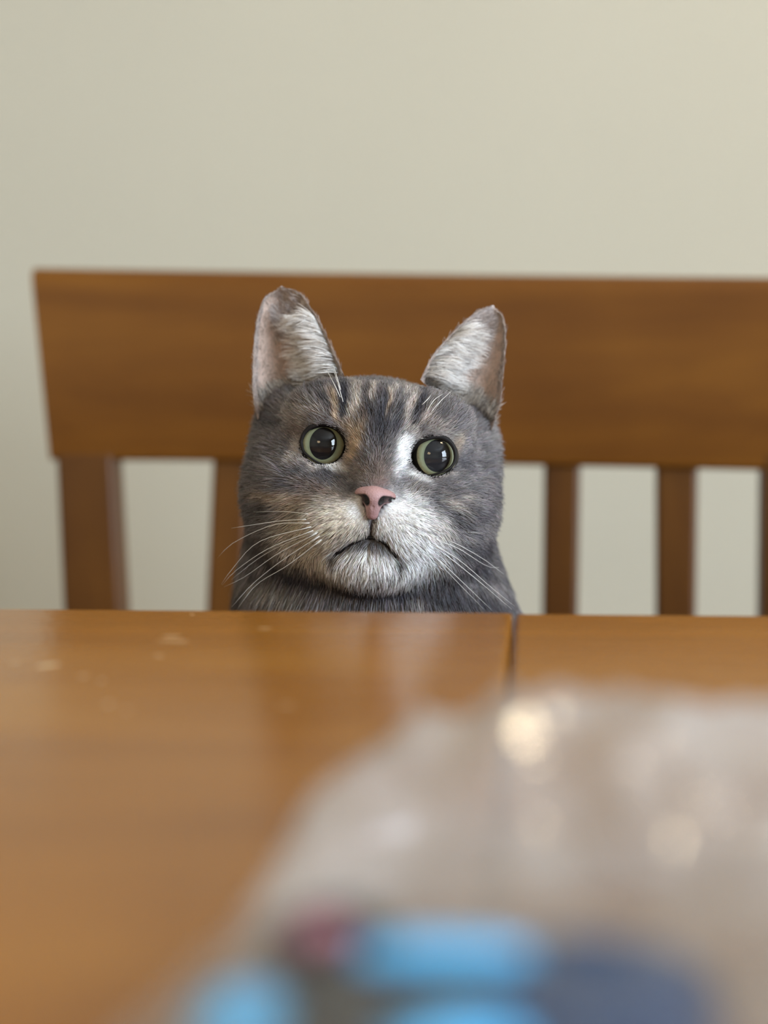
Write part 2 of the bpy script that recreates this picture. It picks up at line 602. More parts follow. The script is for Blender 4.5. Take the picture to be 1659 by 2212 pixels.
def cat_sdf(Pw, grooves=True):
    P = to_local(Pw).astype(np.float32)
    d = sd_ell(P, (-1, -40, -0.5), (43, 42, 32))
    for s in (-1, 1):
        d = smin(d, sd_ell(P, (s * 28 - 1, -36, -19), (24, 28, 27)), 14)
        d = smin(d, sd_ell(P, (s * 20, -16, 14), (16, 15, 12)), 10)
        d = smin(d, sd_ell(P, (s * 25, -15, -17), (17, 15, 14)), 10)
        d = smin(d, sd_ell(P, (s * 21, -20, -37), (20, 18, 14)), 12)
        d = smin(d, sd_ell(P, (s * 38.5 - 1, -47, 6), (10.5, 14, 17)), 12)
    d = smin(d, sd_cap(P, (0, -8, 16), (0.4, 9, -16), 9.5, 7.0), 10)
    pads = smin(sd_ell(P, (-10.5, 1, -30.5), (16, 14, 12)), sd_ell(P, (12, 1, -30.5), (16, 14, 12)), 3)
    d = smin(d, pads, 11)
    d = smin(d, sd_ell(P, (0.8, -5, -44), (20, 14, 10)), 6)
    # neck, chest and body, in world metres -> mm
    Q = ((Pw - np.array([HO.x, 0, 0])) * 1000).astype(np.float32)
    d = smin(d, sd_ell(P, (0, -54, -48), (50, 34, 42)), 12)
    d = smin(d, sd_cap(P, (-1, -48, -28), (2, -66, -78), 40, 50), 16)
    d = smin(d, sd_ell(Q, (6, 716, 668), (62, 68, 100)), 30)
    d = smin(d, sd_ell(Q, (6, 765, 590), (72, 85, 105)), 30)
    d = smin(d, sd_ell(Q, (6, 795, 535), (84, 85, 82)), 30)
    for s in (-1, 1):
        d = smin(d, sd_ell(Q, (6 + s * 62, 770, 505), (34, 70, 54)), 16)
        d = smin(d, sd_cap(Q, (6 + s * 55, 720, 468), (6 + s * 60, 690, 465), 15, 13), 10)
        d = smin(d, sd_cap(Q, (6 + s * 34, 690, 620), (6 + s * 30, 662, 470), 24, 15), 14)
        d = smin(d, sd_cap(Q, (6 + s * 30, 662, 468), (6 + s * 30, 645, 465), 15, 13), 8)
    tail = [(20, 866, 480), (80, 862, 468), (125, 835, 466), (135, 770, 465), (118, 712, 464)]
    for i in range(4):
        d = smin(d, sd_cap(Q, tail[i], tail[i + 1], 15 - i * 1.2, 13.8 - i * 1.2), 10)
    # eye openings
    for s in (-1, 1):
        c = EYE_C[s]
        d = smax(d, -sd_ell(P, (c[0] + s * 0.2, c[1] + 9, c[2]), (9.0, 16, 7.9)), 1.5)
    # mouth line and philtrum groove
    for a, b, r in (MOUTH if grooves else ()):
        d = smax(d, -sd_cap(P, a, b, r, r), 1.6)
    return d * 0.001


def surf_y(x, z, y0=32.0, y1=-45.0):
    """front surface of the head at (x, z), head millimetres"""
    yy = np.linspace(y0, y1, 300)
    d = cat_sdf(to_world(np.stack([np.full(300, x), yy, np.full(300, z)], -1)), False)
    k = int(np.argmax(d < 0))
    return float(yy[k]) if d[k] < 0 else -20.0


mouth_px = [(722, 1203), (738, 1186), (768, 1170), (800, 1160), (828, 1170), (848, 1190), (864, 1217)]
mp3 = []
for p in mouth_px:
    lx, lz = px_l(*p)
    mp3.append(np.array((lx, surf_y(lx, lz) + 0.2, lz)))
MOUTH = [(mp3[i], mp3[i + 1], 1.2) for i in range(6)]
nb = px_l(806, 1118)
MOUTH.append((np.array((nb[0], surf_y(*nb) + 0.3, nb[1])), mp3[3], 0.9))


def axis_coords(segs):
    out = []
    for a, b, h in segs:
        n = max(1, int(round((b - a) / h)))
        out.append(np.linspace(a, b, n, endpoint=False))
    return np.concatenate(out + [np.array([segs[-1][1]])])


def surface_nets(fn, xs, ys, zs):
    G = np.stack(np.meshgrid(xs, ys, zs, indexing='ij'), -1)
    Fv = np.empty(G.shape[:3], dtype=np.float32)
    for i in range(0, G.shape[0], 8):
        Fv[i:i + 8] = fn(G[i:i + 8])
    S = Fv < 0
    nx, ny, nz = [n - 1 for n in S.shape]
    c8 = [(i, j, k) for i in (0, 1) for j in (0, 1) for k in (0, 1)]
    cnt = sum(S[i:i + nx, j:j + ny, k:k + nz].astype(np.int8) for i, j, k in c8)
    act = (cnt > 0) & (cnt < 8)
    ci = np.argwhere(act)
    idx = -np.ones(act.shape, dtype=np.int64)
    idx[act] = np.arange(len(ci))
    acc = np.zeros((len(ci), 3)); n = np.zeros(len(ci))
    for a in c8:
        for b in c8:
            if sum(b) - sum(a) == 1 and all(y >= x for x, y in zip(a, b)):
                ia = tuple((ci + np.array(a)).T); ib = tuple((ci + np.array(b)).T)
                fa, fb = Fv[ia], Fv[ib]
                m = (fa < 0) != (fb < 0)
                t = np.where(m, fa / np.where(m, fa - fb, 1), 0)
                p = G[ia] + (G[ib] - G[ia]) * t[:, None]
                acc[m] += p[m]; n[m] += 1
    V = acc / n[:, None]
    faces = []
    for ax in range(3):
        sl0 = [slice(None)] * 3; sl1 = [slice(None)] * 3
        sl0[ax] = slice(0, -1); sl1[ax] = slice(1, None)
        A, B = S[tuple(sl0)], S[tuple(sl1)]
        e = np.argwhere(A != B)
        o1, o2 = (ax + 1) % 3, (ax + 2) % 3
        ok = np.ones(len(e), bool)
        for o in (o1, o2):
            ok &= (e[:, o] > 0) & (e[:, o] < S.shape[o] - 1)
        e = e[ok]
        quad = []
        for d1, d2 in ((-1, -1), (0, -1), (0, 0), (-1, 0)):
            q = e.copy(); q[:, o1] += d1; q[:, o2] += d2
            quad.append(idx[tuple(q.T)])
        quad = np.stack(quad, 1)
        inside_first = A[tuple(e.T)]
        quad[~inside_first] = quad[~inside_first][:, ::-1]
        faces.append(quad)
    return V, np.concatenate(faces)


def project(fn, V, it=2, eps=2e-4):
    for _ in range(it):
        f = fn(V)
        g = np.stack([(fn(V + np.eye(3)[k] * eps) - fn(V - np.eye(3)[k] * eps)) / (2 * eps) for k in range(3)], -1)
        V = V - np.clip(f / np.maximum((g * g).sum(-1), 0.05), -0.001, 0.001)[:, None] * g
    return V


hx, hy, hz = HO.x, HO.y, HO.z
xs = axis_coords([(hx - 0.155, hx - 0.056, 0.005), (hx - 0.056, hx + 0.060, 0.0013), (hx + 0.060, hx + 0.165, 0.005)])
ys = axis_coords([(0.605, hy - 0.025, 0.004), (hy - 0.025, hy + 0.045, 0.0013), (hy + 0.045, hy + 0.10, 0.0025), (hy + 0.10, 0.92, 0.005)])
zs = axis_coords([(0.435, hz - 0.065, 0.005), (hz - 0.065, hz + 0.045, 0.0013)])
CV, CFc = surface_nets(cat_sdf, xs, ys, zs)
CV = project(cat_sdf, CV, 2)


def noise3(P, seed=0):
    """smooth value noise in -1..1"""
    r = np.random.default_rng(1000 + seed)
    T = r.uniform(-1, 1, (32, 32, 32))
    i = np.floor(P).astype(int); f = P - i
    f = f * f * (3 - 2 * f)
    out = 0
    for a in (0, 1):
        for b in (0, 1):
            for c in (0, 1):
                w = (f[:, 0] if a else 1 - f[:, 0]) * (f[:, 1] if b else 1 - f[:, 1]) * (f[:, 2] if c else 1 - f[:, 2])
                out = out + w * T[(i[:, 0] + a) % 32, (i[:, 1] + b) % 32, (i[:, 2] + c) % 32]
    return out


def lin(r, g, b):
    return np.array(s2l(r, g, b)[:3])


C_GREY, C_DARK, C_LIGHT = lin(122, 117, 118), lin(58, 58, 66), lin(192, 182, 174)
C_WHITE, C_TAN, C_BROWN = lin(252, 250, 249), lin(198, 174, 148), lin(118, 100, 90)
# coat pattern: (photo x, photo y, radius x, radius y, tilt in degrees, colour, strength)
COAT = [
    # cheeks and sides of the face
    (560, 1010, 45, 70, 0, C_GREY, .5), (590, 1120, 70, 26, 15, C_DARK, .55), (560, 1180, 60, 20, 20, C_DARK, .6), (610, 1070, 55, 12, -10, C_TAN, .45),
    (655, 1030, 60, 16, 12, C_DARK, .45), (600, 960, 40, 22, 0, C_GREY, .5), (575, 900, 30, 20, 0, C_DARK, .4), (640, 1085, 40, 16, -10, C_TAN, .5),
    (690, 1062, 50, 14, 8, C_BROWN, .6), (1030, 1010, 40, 40, 0, C_GREY, .4), (1005, 1000, 24, 12, 30, C_DARK, .7), (960, 1090, 60, 26, 20, C_DARK, .5), (978, 1092, 26, 10, 20, C_LIGHT, .75),
    (1000, 1075, 14, 7, -30, C_LIGHT, .5), (1030, 1120, 40, 14, -20, C_DARK, .4), (1020, 1190, 60, 20, -10, C_DARK, .5), (940, 1060, 30, 16, 0, C_GREY, .4),
    (1040, 960, 26, 40, 0, C_GREY, .5), (900, 1070, 18, 30, 10, C_LIGHT, .35),
    # brow and forehead
    (660, 890, 50, 20, -20, C_LIGHT, .35), (640, 930, 20, 20, 0, C_BROWN, .5), (960, 930, 40, 16, 20, C_LIGHT, .45), (1000, 900, 40, 22, 10, C_GREY, .4), (700, 905, 50, 10, 0, C_GREY, .6),
    (830, 826, 90, 14, 2, C_GREY, .7), (760, 830, 14, 16, 0, C_LIGHT, .35), (880, 832, 16, 12, 0, C_LIGHT, .35),
    (742, 866, 11, 52, -14, C_DARK, .95), (800, 880, 9, 44, -6, C_DARK, .8), (826, 900, 17, 60, 0, C_DARK, .85), (858, 905, 10, 50, 4, C_DARK, .75), (905, 880, 12, 46, 14, C_DARK, .95),
    (770, 872, 10, 34, -6, C_LIGHT, .95), (757, 892, 7, 22, -8, C_LIGHT, .7), (806, 852, 7, 22, -4, C_LIGHT, .85), (847, 852, 6, 24, 2, C_LIGHT, .7), (884, 884, 10, 36, 8, C_LIGHT, .9), (873, 850, 7, 16, 4, C_LIGHT, .6),
    (838, 880, 4, 26, 0, C_TAN, .5), (786, 900, 5, 20, -8, C_BROWN, .5),
    (722, 880, 7, 30, -32, C_TAN, .85), (700, 866, 8, 22, -38, C_DARK, .7), (928, 898, 7, 34, 36, C_LIGHT, .85), (946, 884, 10, 24, 30, C_DARK, .6), (676, 872, 22, 8, -20, C_DARK, .35),
    # bridge of the nose
    (818, 950, 20, 50, 0, C_DARK, .5), (815, 1020, 30, 34, 0, C_BROWN, .75), (800, 985, 14, 30, 0, C_GREY, .5), (840, 985, 14, 26, 0, C_GREY, .5), (822, 1046, 16, 10, 0, lin(140, 112, 106), .6),
    # around the eyes
    (766, 962, 14, 36, 8, C_TAN, .95), (752, 925, 16, 12, 30, C_TAN, .5), (866, 985, 14, 34, -10, C_WHITE, 1.0), (880, 955, 16, 14, 30, C_WHITE, .8), (895, 935, 26, 8, 24, C_LIGHT, .7),
    (634, 968, 12, 26, 0, C_LIGHT, .7), (720, 1007, 28, 7, -4, C_WHITE, 1.0), (712, 1012, 24, 6, 4, C_WHITE, .8), (670, 1000, 22, 6, 32, C_LIGHT, .7), (908, 1031, 24, 9, 12, C_WHITE, 1.0), (890, 1022, 10, 8, 30, C_WHITE, .8), (700, 1030, 46, 14, 0, C_DARK, .4), (930, 1045, 40, 10, -10, C_GREY, .5),
    (990, 960, 10, 24, 0, C_TAN, .5), (965, 1025, 22, 6, -26, C_LIGHT, .5),
    # muzzle and chin
    (740, 1118, 66, 34, -12, lin(222, 210, 194), .95), (690, 1150, 76, 34, 0, lin(218, 204, 186), .9), (770, 1095, 20, 20, 0, C_WHITE, .8), (650, 1180, 50, 34, 0, lin(206, 194, 180), .8),
    (870, 1125, 56, 44, 12, C_WHITE, 1.0), (900, 1165, 60, 40, 10, C_WHITE, .9), (850, 1100, 16, 16, 0, C_WHITE, .8), (945, 1150, 30, 24, 0, C_LIGHT, .5),
    (700, 1205, 70, 26, 8, lin(228, 217, 204), .85), (790, 1215, 80, 32, 0, lin(228, 222, 218), .9), (890, 1215, 56, 34, -8, C_WHITE, .9), (790, 1178, 40, 9, 0, C_DARK, .6), (800, 1165, 20, 8, 0, C_DARK, .5),
    (800, 1138, 5, 18, 0, lin(104, 98, 108), .7),
    # throat
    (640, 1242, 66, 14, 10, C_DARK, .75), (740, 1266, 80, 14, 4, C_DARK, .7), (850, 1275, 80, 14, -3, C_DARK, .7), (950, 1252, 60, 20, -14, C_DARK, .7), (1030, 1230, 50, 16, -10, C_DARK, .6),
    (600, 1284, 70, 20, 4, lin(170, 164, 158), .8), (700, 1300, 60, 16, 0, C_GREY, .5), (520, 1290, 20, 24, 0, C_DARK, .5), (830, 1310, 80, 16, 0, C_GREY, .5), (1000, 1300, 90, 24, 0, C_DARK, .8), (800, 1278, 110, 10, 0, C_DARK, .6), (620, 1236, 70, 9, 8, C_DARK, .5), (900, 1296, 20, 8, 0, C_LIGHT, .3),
]
for k, (x, y) in enumerate([(680, 1122), (700, 1120), (722, 1118), (742, 1122), (676, 1138), (700, 1136), (724, 1136), (748, 1138), (690, 1152), (714, 1152), (738, 1154),
                            (862, 1132), (884, 1134), (908, 1140), (930, 1148), (866, 1148), (890, 1152), (914, 1158), (936, 1166), (880, 1168), (904, 1174)]):
    COAT.append((x, y, 8, 2.6, -8 if x < 800 else 18, C_BROWN if x < 800 else C_GREY, .6))


def coat_colour(Pw):
    L = to_local(Pw)
    n1 = noise3(L / 9.0, 1); n2 = noise3(L / 4.0 + 7, 2); n3 = noise3(L / 16.0 + 3, 3)
    c = np.tile(C_GREY, (len(L), 1))
    # body tabby bands
    band = np.sin((L[:, 2] * 0.16 + n3 * 2.2 + np.abs(L[:, 0]) * 0.03))
    w = np.clip(band * 0.6 + n1 * 0.35, 0, 1)[:, None] * 0.75
    w = w * np.clip((np.abs(L[:, 0]) - 30) / 30 + np.clip((-L[:, 2] - 50) / 15, 0, 1) + np.clip((-L[:, 1] - 45) / 15, 0, 1), 0, 1)[:, None]
    c = c * (1 - w) + C_DARK * w
    w = np.clip(n2 * 0.5 + n1 * 0.3, 0, 1)[:, None] * 0.4
    c = c * (1 - w) + C_LIGHT * w
    w = np.clip(-n2 * 0.6 - n1 * 0.5, 0, 1)[:, None] * 0.75
    c = c * (1 - w) + C_DARK * w
    front = np.clip((L[:, 1] + 62) / 20, 0, 1)
    X = L[:, 0] + n2 * 0.9 + n1 * 0.8
    Z = L[:, 2] + noise3(L / 5.0 + 21, 5) * 1.2
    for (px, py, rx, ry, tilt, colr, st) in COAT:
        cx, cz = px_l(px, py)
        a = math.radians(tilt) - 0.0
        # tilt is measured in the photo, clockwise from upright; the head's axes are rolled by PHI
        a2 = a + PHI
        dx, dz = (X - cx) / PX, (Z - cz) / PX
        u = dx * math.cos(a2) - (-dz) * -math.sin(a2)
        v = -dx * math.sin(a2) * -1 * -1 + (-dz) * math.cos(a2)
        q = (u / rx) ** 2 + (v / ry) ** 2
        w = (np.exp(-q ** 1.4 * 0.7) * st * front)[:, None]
        c = c * (1 - w) + colr * w
    return c


def vert_normals(V, Fq):
    n = np.zeros_like(V)
    a = V[Fq[:, 0]]; b = V[Fq[:, 1]]; c = V[Fq[:, 2]]; d = V[Fq[:, 3]]
    fn = np.cross(c - a, d - b)
    for k in range(4):
        np.add.at(n, Fq[:, k], fn)
    return n / np.maximum(np.linalg.norm(n, axis=1), 1e-12)[:, None]


CN = vert_normals(CV, CFc)
outward = (cat_sdf(CV + CN * 0.0008) > cat_sdf(CV - CN * 0.0008)).mean()
if outward < 0.5:
    CFc = CFc[:, ::-1]
    CN = -CN

# ---- ears: shells between an inner and an outer edge, hollow to the front
EAR = {
    -1: dict(inner=[(744, 812), (722, 762), (697, 708), (670, 662), (645, 632)], outer=[(556, 906), (546, 850), (546, 790), (550, 725), (558, 678), (572, 642)], tip=(611, 621)),
    1: dict(inner=[(908, 820), (932, 772), (965, 732), (1000, 697), (1032, 672)], outer=[(1062, 930), (1078, 880), (1086, 820), (1092, 752), (1091, 712), (1085, 682)], tip=(1062, 661)),
}


def resample(pts, n):
    pts = np.array(pts, dtype=float)
    # Catmull-Rom smoothing, then equal arc length
    P = np.vstack([2 * pts[0] - pts[1], pts, 2 * pts[-1] - pts[-2]])
    out = []
    for i in range(1, len(P) - 2):
        for t in np.linspace(0, 1, 12, endpoint=False):
            a, b, c, d = P[i - 1], P[i], P[i + 1], P[i + 2]
            out.append(0.5 * (2 * b + (c - a) * t + (2 * a - 5 * b + 4 * c - d) * t * t + (-a + 3 * b - 3 * c + d) * t ** 3))
    out.append(pts[-1])
    out = np.array(out)
    s = np.concatenate([[0], np.cumsum(np.linalg.norm(np.diff(out, axis=0), axis=1))])
    q = np.linspace(0, s[-1], n)
    return np.stack([np.interp(q, s, out[:, k]) for k in range(out.shape[1])], -1)


ear_front = {}
ear_verts, ear_faces, ear_cols = [], [], []
NS, NT = 30, 20
for s in (-1, 1):
    e = EAR[s]
    I = resample(e['inner'] + [e['tip']], NS + 1)
    O = resample(e['outer'] + [e['tip']], NS + 1)
    Pf = np.zeros((NS + 1, NT + 1, 3)); Pb = np.zeros_like(Pf)
    for i in range(NS + 1):
        v = i / NS
        d_in = 22 + 14 * v                       # mm behind the eyes
        d_out = 34 + 4 * v
        Lin = to_local(np.array([at_depth(I[i, 0], I[i, 1], HD + d_in * MM)]))[0]
        Lout = to_local(np.array([at_depth(O[i, 0], O[i, 1], HD + d_out * MM)]))[0]
        wid = np.linalg.norm(Lout - Lin)
        for j in range(NT + 1):
            t = j / NT
            p = Lin + (Lout - Lin) * t
            hollow = 0.40 * wid * (4 * t * (1 - t)) ** 0.75 * (1.0 - 0.25 * v)
            p = p + np.array([0, -hollow, 0])
            th = 1.5 * (1 - 0.5 * v) * min(1.0, 0.15 + 6 * t * (1 - t)) 
            Pf[i, j] = p
            Pb[i, j] = p + np.array([0, -th - 0.25, 0])
    ear_front[s] = (to_world(Pf.reshape(-1, 3)).reshape(Pf.shape), to_world(Pb.reshape(-1, 3)).reshape(Pf.shape))
    base = len(ear_verts)
    for A in ear_front[s]:
        ear_verts.extend(A.reshape(-1, 3))
    n1 = (NS + 1) * (NT + 1)
    f = lambda i, j: base + i * (NT + 1) + j
    g = lambda i, j: base + n1 + i * (NT + 1) + j
    for i in range(NS):
        for j in range(NT):
            a = (f(i, j), f(i, j + 1), f(i + 1, j + 1), f(i + 1, j))
            b = (g(i, j), g(i + 1, j), g(i + 1, j + 1), g(i, j + 1))
            ear_faces += [a, b] if s == 1 else [a[::-1], b[::-1]]
    for i in range(NS):
        a = (f(i, 0), f(i + 1, 0), g(i + 1, 0), g(i, 0)); b = (f(i, NT), g(i, NT), g(i + 1, NT), f(i + 1, NT))
        ear_faces += [a, b] if s == 1 else [a[::-1], b[::-1]]
    for layer in (0, 1):
        for i in range(NS + 1):
            for j in range(NT + 1):
                t, v = j / NT, i / NS
                skin = lin(200, 174, 160)
                rim = max(math.exp(-(t / 0.06) ** 2), math.exp(-((1 - t) / 0.07) ** 2), math.exp(-((1 - v) / 0.08) ** 2))
                c = skin * (1 - 0.3 * rim) + C_GREY * 0.3 * rim
                if layer == 1: c = lin(150, 138, 134)
                ear_cols.append(c)

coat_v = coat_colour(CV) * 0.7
Lv = to_local(CV)
lipdist = np.full(len(CV), 1e9)
for a, b_, r in MOUTH:
    lipdist = np.minimum(lipdist, sd_cap(Lv, a, b_, 0, 0))
wl = np.clip(1.3 - lipdist / 2.2, 0, 1)[:, None]
coat_v = coat_v * (1 - wl) + lin(44, 34, 36) * wl
eyed = np.full(len(CV), 1e9)
for s in (-1, 1):
    c = EYE_C[s]
    eyed = np.minimum(eyed, np.sqrt(((Lv[:, 0] - c[0] - s * .5) / 9.2) ** 2 + ((Lv[:, 2] - c[2]) / 8.0) ** 2) + np.where(Lv[:, 1] < -24, 9, 0))
nzd = (np.abs(Lv[:, 0] - px_l(808, 1086)[0]) < 5.6 - np.clip(-(Lv[:, 2] - px_l(808, 1086)[1]), 0, 7) * 0.8) & (np.abs(Lv[:, 2] - px_l(808, 1086)[1]) < 5.6) & (Lv[:, 1] > 4)
coat_v[nzd] = lin(52, 38, 38)
we = (eyed < 1.12)[:, None] * 1.0
coat_v = coat_v * (1 - we) + lin(22, 18, 18) * we

allV = np.vstack([CV, np.array(ear_verts)])
nC = len(CV)
allF = [tuple(q) for q in CFc.tolist()] + [tuple(nC + i for i in q) for q in ear_faces]
allC = np.vstack([coat_v, np.array(ear_cols)])
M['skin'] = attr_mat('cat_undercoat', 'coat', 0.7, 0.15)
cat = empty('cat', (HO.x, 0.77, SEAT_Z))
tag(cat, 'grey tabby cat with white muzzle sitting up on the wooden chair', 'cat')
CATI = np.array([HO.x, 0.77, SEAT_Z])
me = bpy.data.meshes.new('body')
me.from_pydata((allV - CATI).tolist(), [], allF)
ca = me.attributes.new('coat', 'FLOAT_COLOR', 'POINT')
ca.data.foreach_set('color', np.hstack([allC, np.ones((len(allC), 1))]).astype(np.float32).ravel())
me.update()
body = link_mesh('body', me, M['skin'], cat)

# ---- fur
def sample_faces(V, Fq, dens):
    """random points on quads; dens = strands per square metre, per face"""
    a, b, c, d = (V[Fq[:, k]] for k in range(4))
    area = 0.5 * (np.linalg.norm(np.cross(b - a, c - a), axis=1) + np.linalg.norm(np.cross(c - a, d - a), axis=1))
    cnt = rng.poisson(area * dens)
    fi = np.repeat(np.arange(len(Fq)), cnt)
    u, v = rng.random(len(fi)), rng.random(len(fi))
    return fi, u, v


def bil(A, Fq, fi, u, v):
    a, b, c, d = (A[Fq[fi, k]] for k in range(4))
    u, v = u[:, None], v[:, None]
    return a * (1 - u) * (1 - v) + b * u * (1 - v) + c * u * v + d * (1 - u) * v


def unit(v):
    return v / np.maximum(np.linalg.norm(v, axis=-1, keepdims=True), 1e-9)


fc = CV[CFc].mean(1)
fl = to_local(fc)
dens = np.where(fl[:, 2] > -82, 6.6e6, 0.7e6)
dens = np.where((fl[:, 1] < -72) & (fl[:, 2] > -82), 3.0e6, dens)
fi, fu, fv = sample_faces(CV, CFc, dens)
root = bil(CV, CFc, fi, fu, fv)
nrm = unit(bil(CN, CFc, fi, fu, fv))
L = to_local(root)
keep = np.ones(len(root), bool)
for s in (-1, 1):
    c = EYE_C[s]
    q = np.sqrt(((L[:, 0] - c[0] - s * .2) / 9.3) ** 2 + ((L[:, 2] - c[2]) / 8.2) ** 2)
    keep &= ~((q < 1) & (L[:, 1] > -26))
nc = px_l(809, 1086)
keep &= ~((np.abs(L[:, 0] - nc[0]) < 5.3 - np.clip(-(L[:, 2] - nc[1]), 0, 7) * 0.8) & (L[:, 2] - nc[1] < 3.8) & (L[:, 2] - nc[1] > -5.6) & (L[:, 1] > 5))
ld = np.full(len(root), 1e9)
for a, b_, r in MOUTH[:6]:
    ld = np.minimum(ld, sd_cap(L, a, b_, 0, 0))
keep &= ld > 1.3
root, nrm, L, ld = root[keep], nrm[keep], L[keep], ld[keep]
nS = len(root)
# flow of the coat, in head axes: away from the nose, up the brow, down the throat
Nf = np.array([0.5, 26.0, -17.0])
fl_l = unit(L - Nf)
below = np.clip((-L[:, 2] - 36) / 14, 0, 1)
back = np.clip((-L[:, 1] - 5) / 40, 0, 1)
fl_l = fl_l + np.stack([np.zeros(nS), -0.5 * back, -1.1 * below - 0.35 * back * (np.abs(L[:, 0]) > 25)], -1)
lip_up = (L[:, 2] < -20) & (L[:, 2] > -43) & (L[:, 1] > -5)
fl_l[lip_up] += np.stack([np.sign(L[lip_up, 0] - 0.7) * 0.6, np.zeros(lip_up.sum()), -0.35 * np.ones(lip_up.sum())], -1)
deep = np.clip((-L[:, 2] - 60) / 20, 0, 1)[:, None]
fl_l = fl_l * (1 - deep) + np.array([0, 0.1, -1.0]) * deep
flow = fl_l @ HB
flow += 0.28 * np.stack([noise3(L / 3.2 + 11, 11), noise3(L / 3.2 + 31, 12), noise3(L / 3.2 + 51, 13)], -1)
flow += 0.16 * rng.normal(size=(nS, 3))
flow = unit(flow - nrm * (flow * nrm).sum(-1, keepdims=True))
# length in mm
ln = 6.0 + 5.0 * np.clip((np.abs(L[:, 0]) - 26) / 22, 0, 1) + 8.0 * np.clip((-L[:, 2] - 46) / 18, 0, 1)
ln = np.where(L[:, 1] < -60, 11, ln)
rn = np.linalg.norm((L - np.array([0.6, 20, -20])) / np.array([17, 20, 15]), axis=1)
ln = np.where(rn < 1.6, 2.2 + (ln - 2.2) * np.clip((rn - 0.8) / 0.8, 0, 1), ln)
for s in (-1, 1):
    c = EYE_C[s]
    q = np.sqrt(((L[:, 0] - c[0] - s * .5) / 9.2) ** 2 + ((L[:, 2] - c[2]) / 8.0) ** 2)
    ln = np.where((q < 2.2) & (L[:, 1] > -30), np.minimum(ln, 1.6 + 4.0 * np.clip(q - 1.05, 0, 1.2)), ln)
ln = np.where(L[:, 2] < -95, 12, ln)
ln = ln * rng.uniform(0.7, 1.15, nS)
lift = np.radians(np.where(L[:, 2] < -48, 40, 34) + rng.normal(0, 7, nS))
NP = 5
tt = np.linspace(0, 1, NP)
strands = np.zeros((nS, NP, 3))
cur = root - nrm * 0.0004
strands[:, 0] = cur
for k in range(1, NP):
    a = lift * (1.15 - 0.95 * tt[k])
    dr = flow * np.cos(a)[:, None] + nrm * np.sin(a)[:, None]
    dr[:, 2] -= 0.10 * tt[k] * np.clip((-L[:, 2] - 30) / 20, 0.2, 1)
    cur = cur + dr * (ln / (NP - 1) * MM)[:, None]
    strands[:, k] = cur
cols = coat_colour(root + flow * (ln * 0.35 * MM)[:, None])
cols *= np.exp(rng.normal(0, 0.24, nS) + 0.32 * noise3(L / 1.3 + 5, 61) + 0.22 * noise3(L / 2.7 + 15, 62))[:, None]
wl = np.clip(1 - (ld - 1.3) / 1.2, 0, 1)[:, None] * 0.75
cols = cols * (1 - wl) + lin(50, 42, 44) * wl
cols *= 1 + 0.04 * rng.normal(size=(nS, 3))
rads = np.where(L[:, 2] < -90, 0.14, np.where(ln < 3.5, 0.075, 0.10))

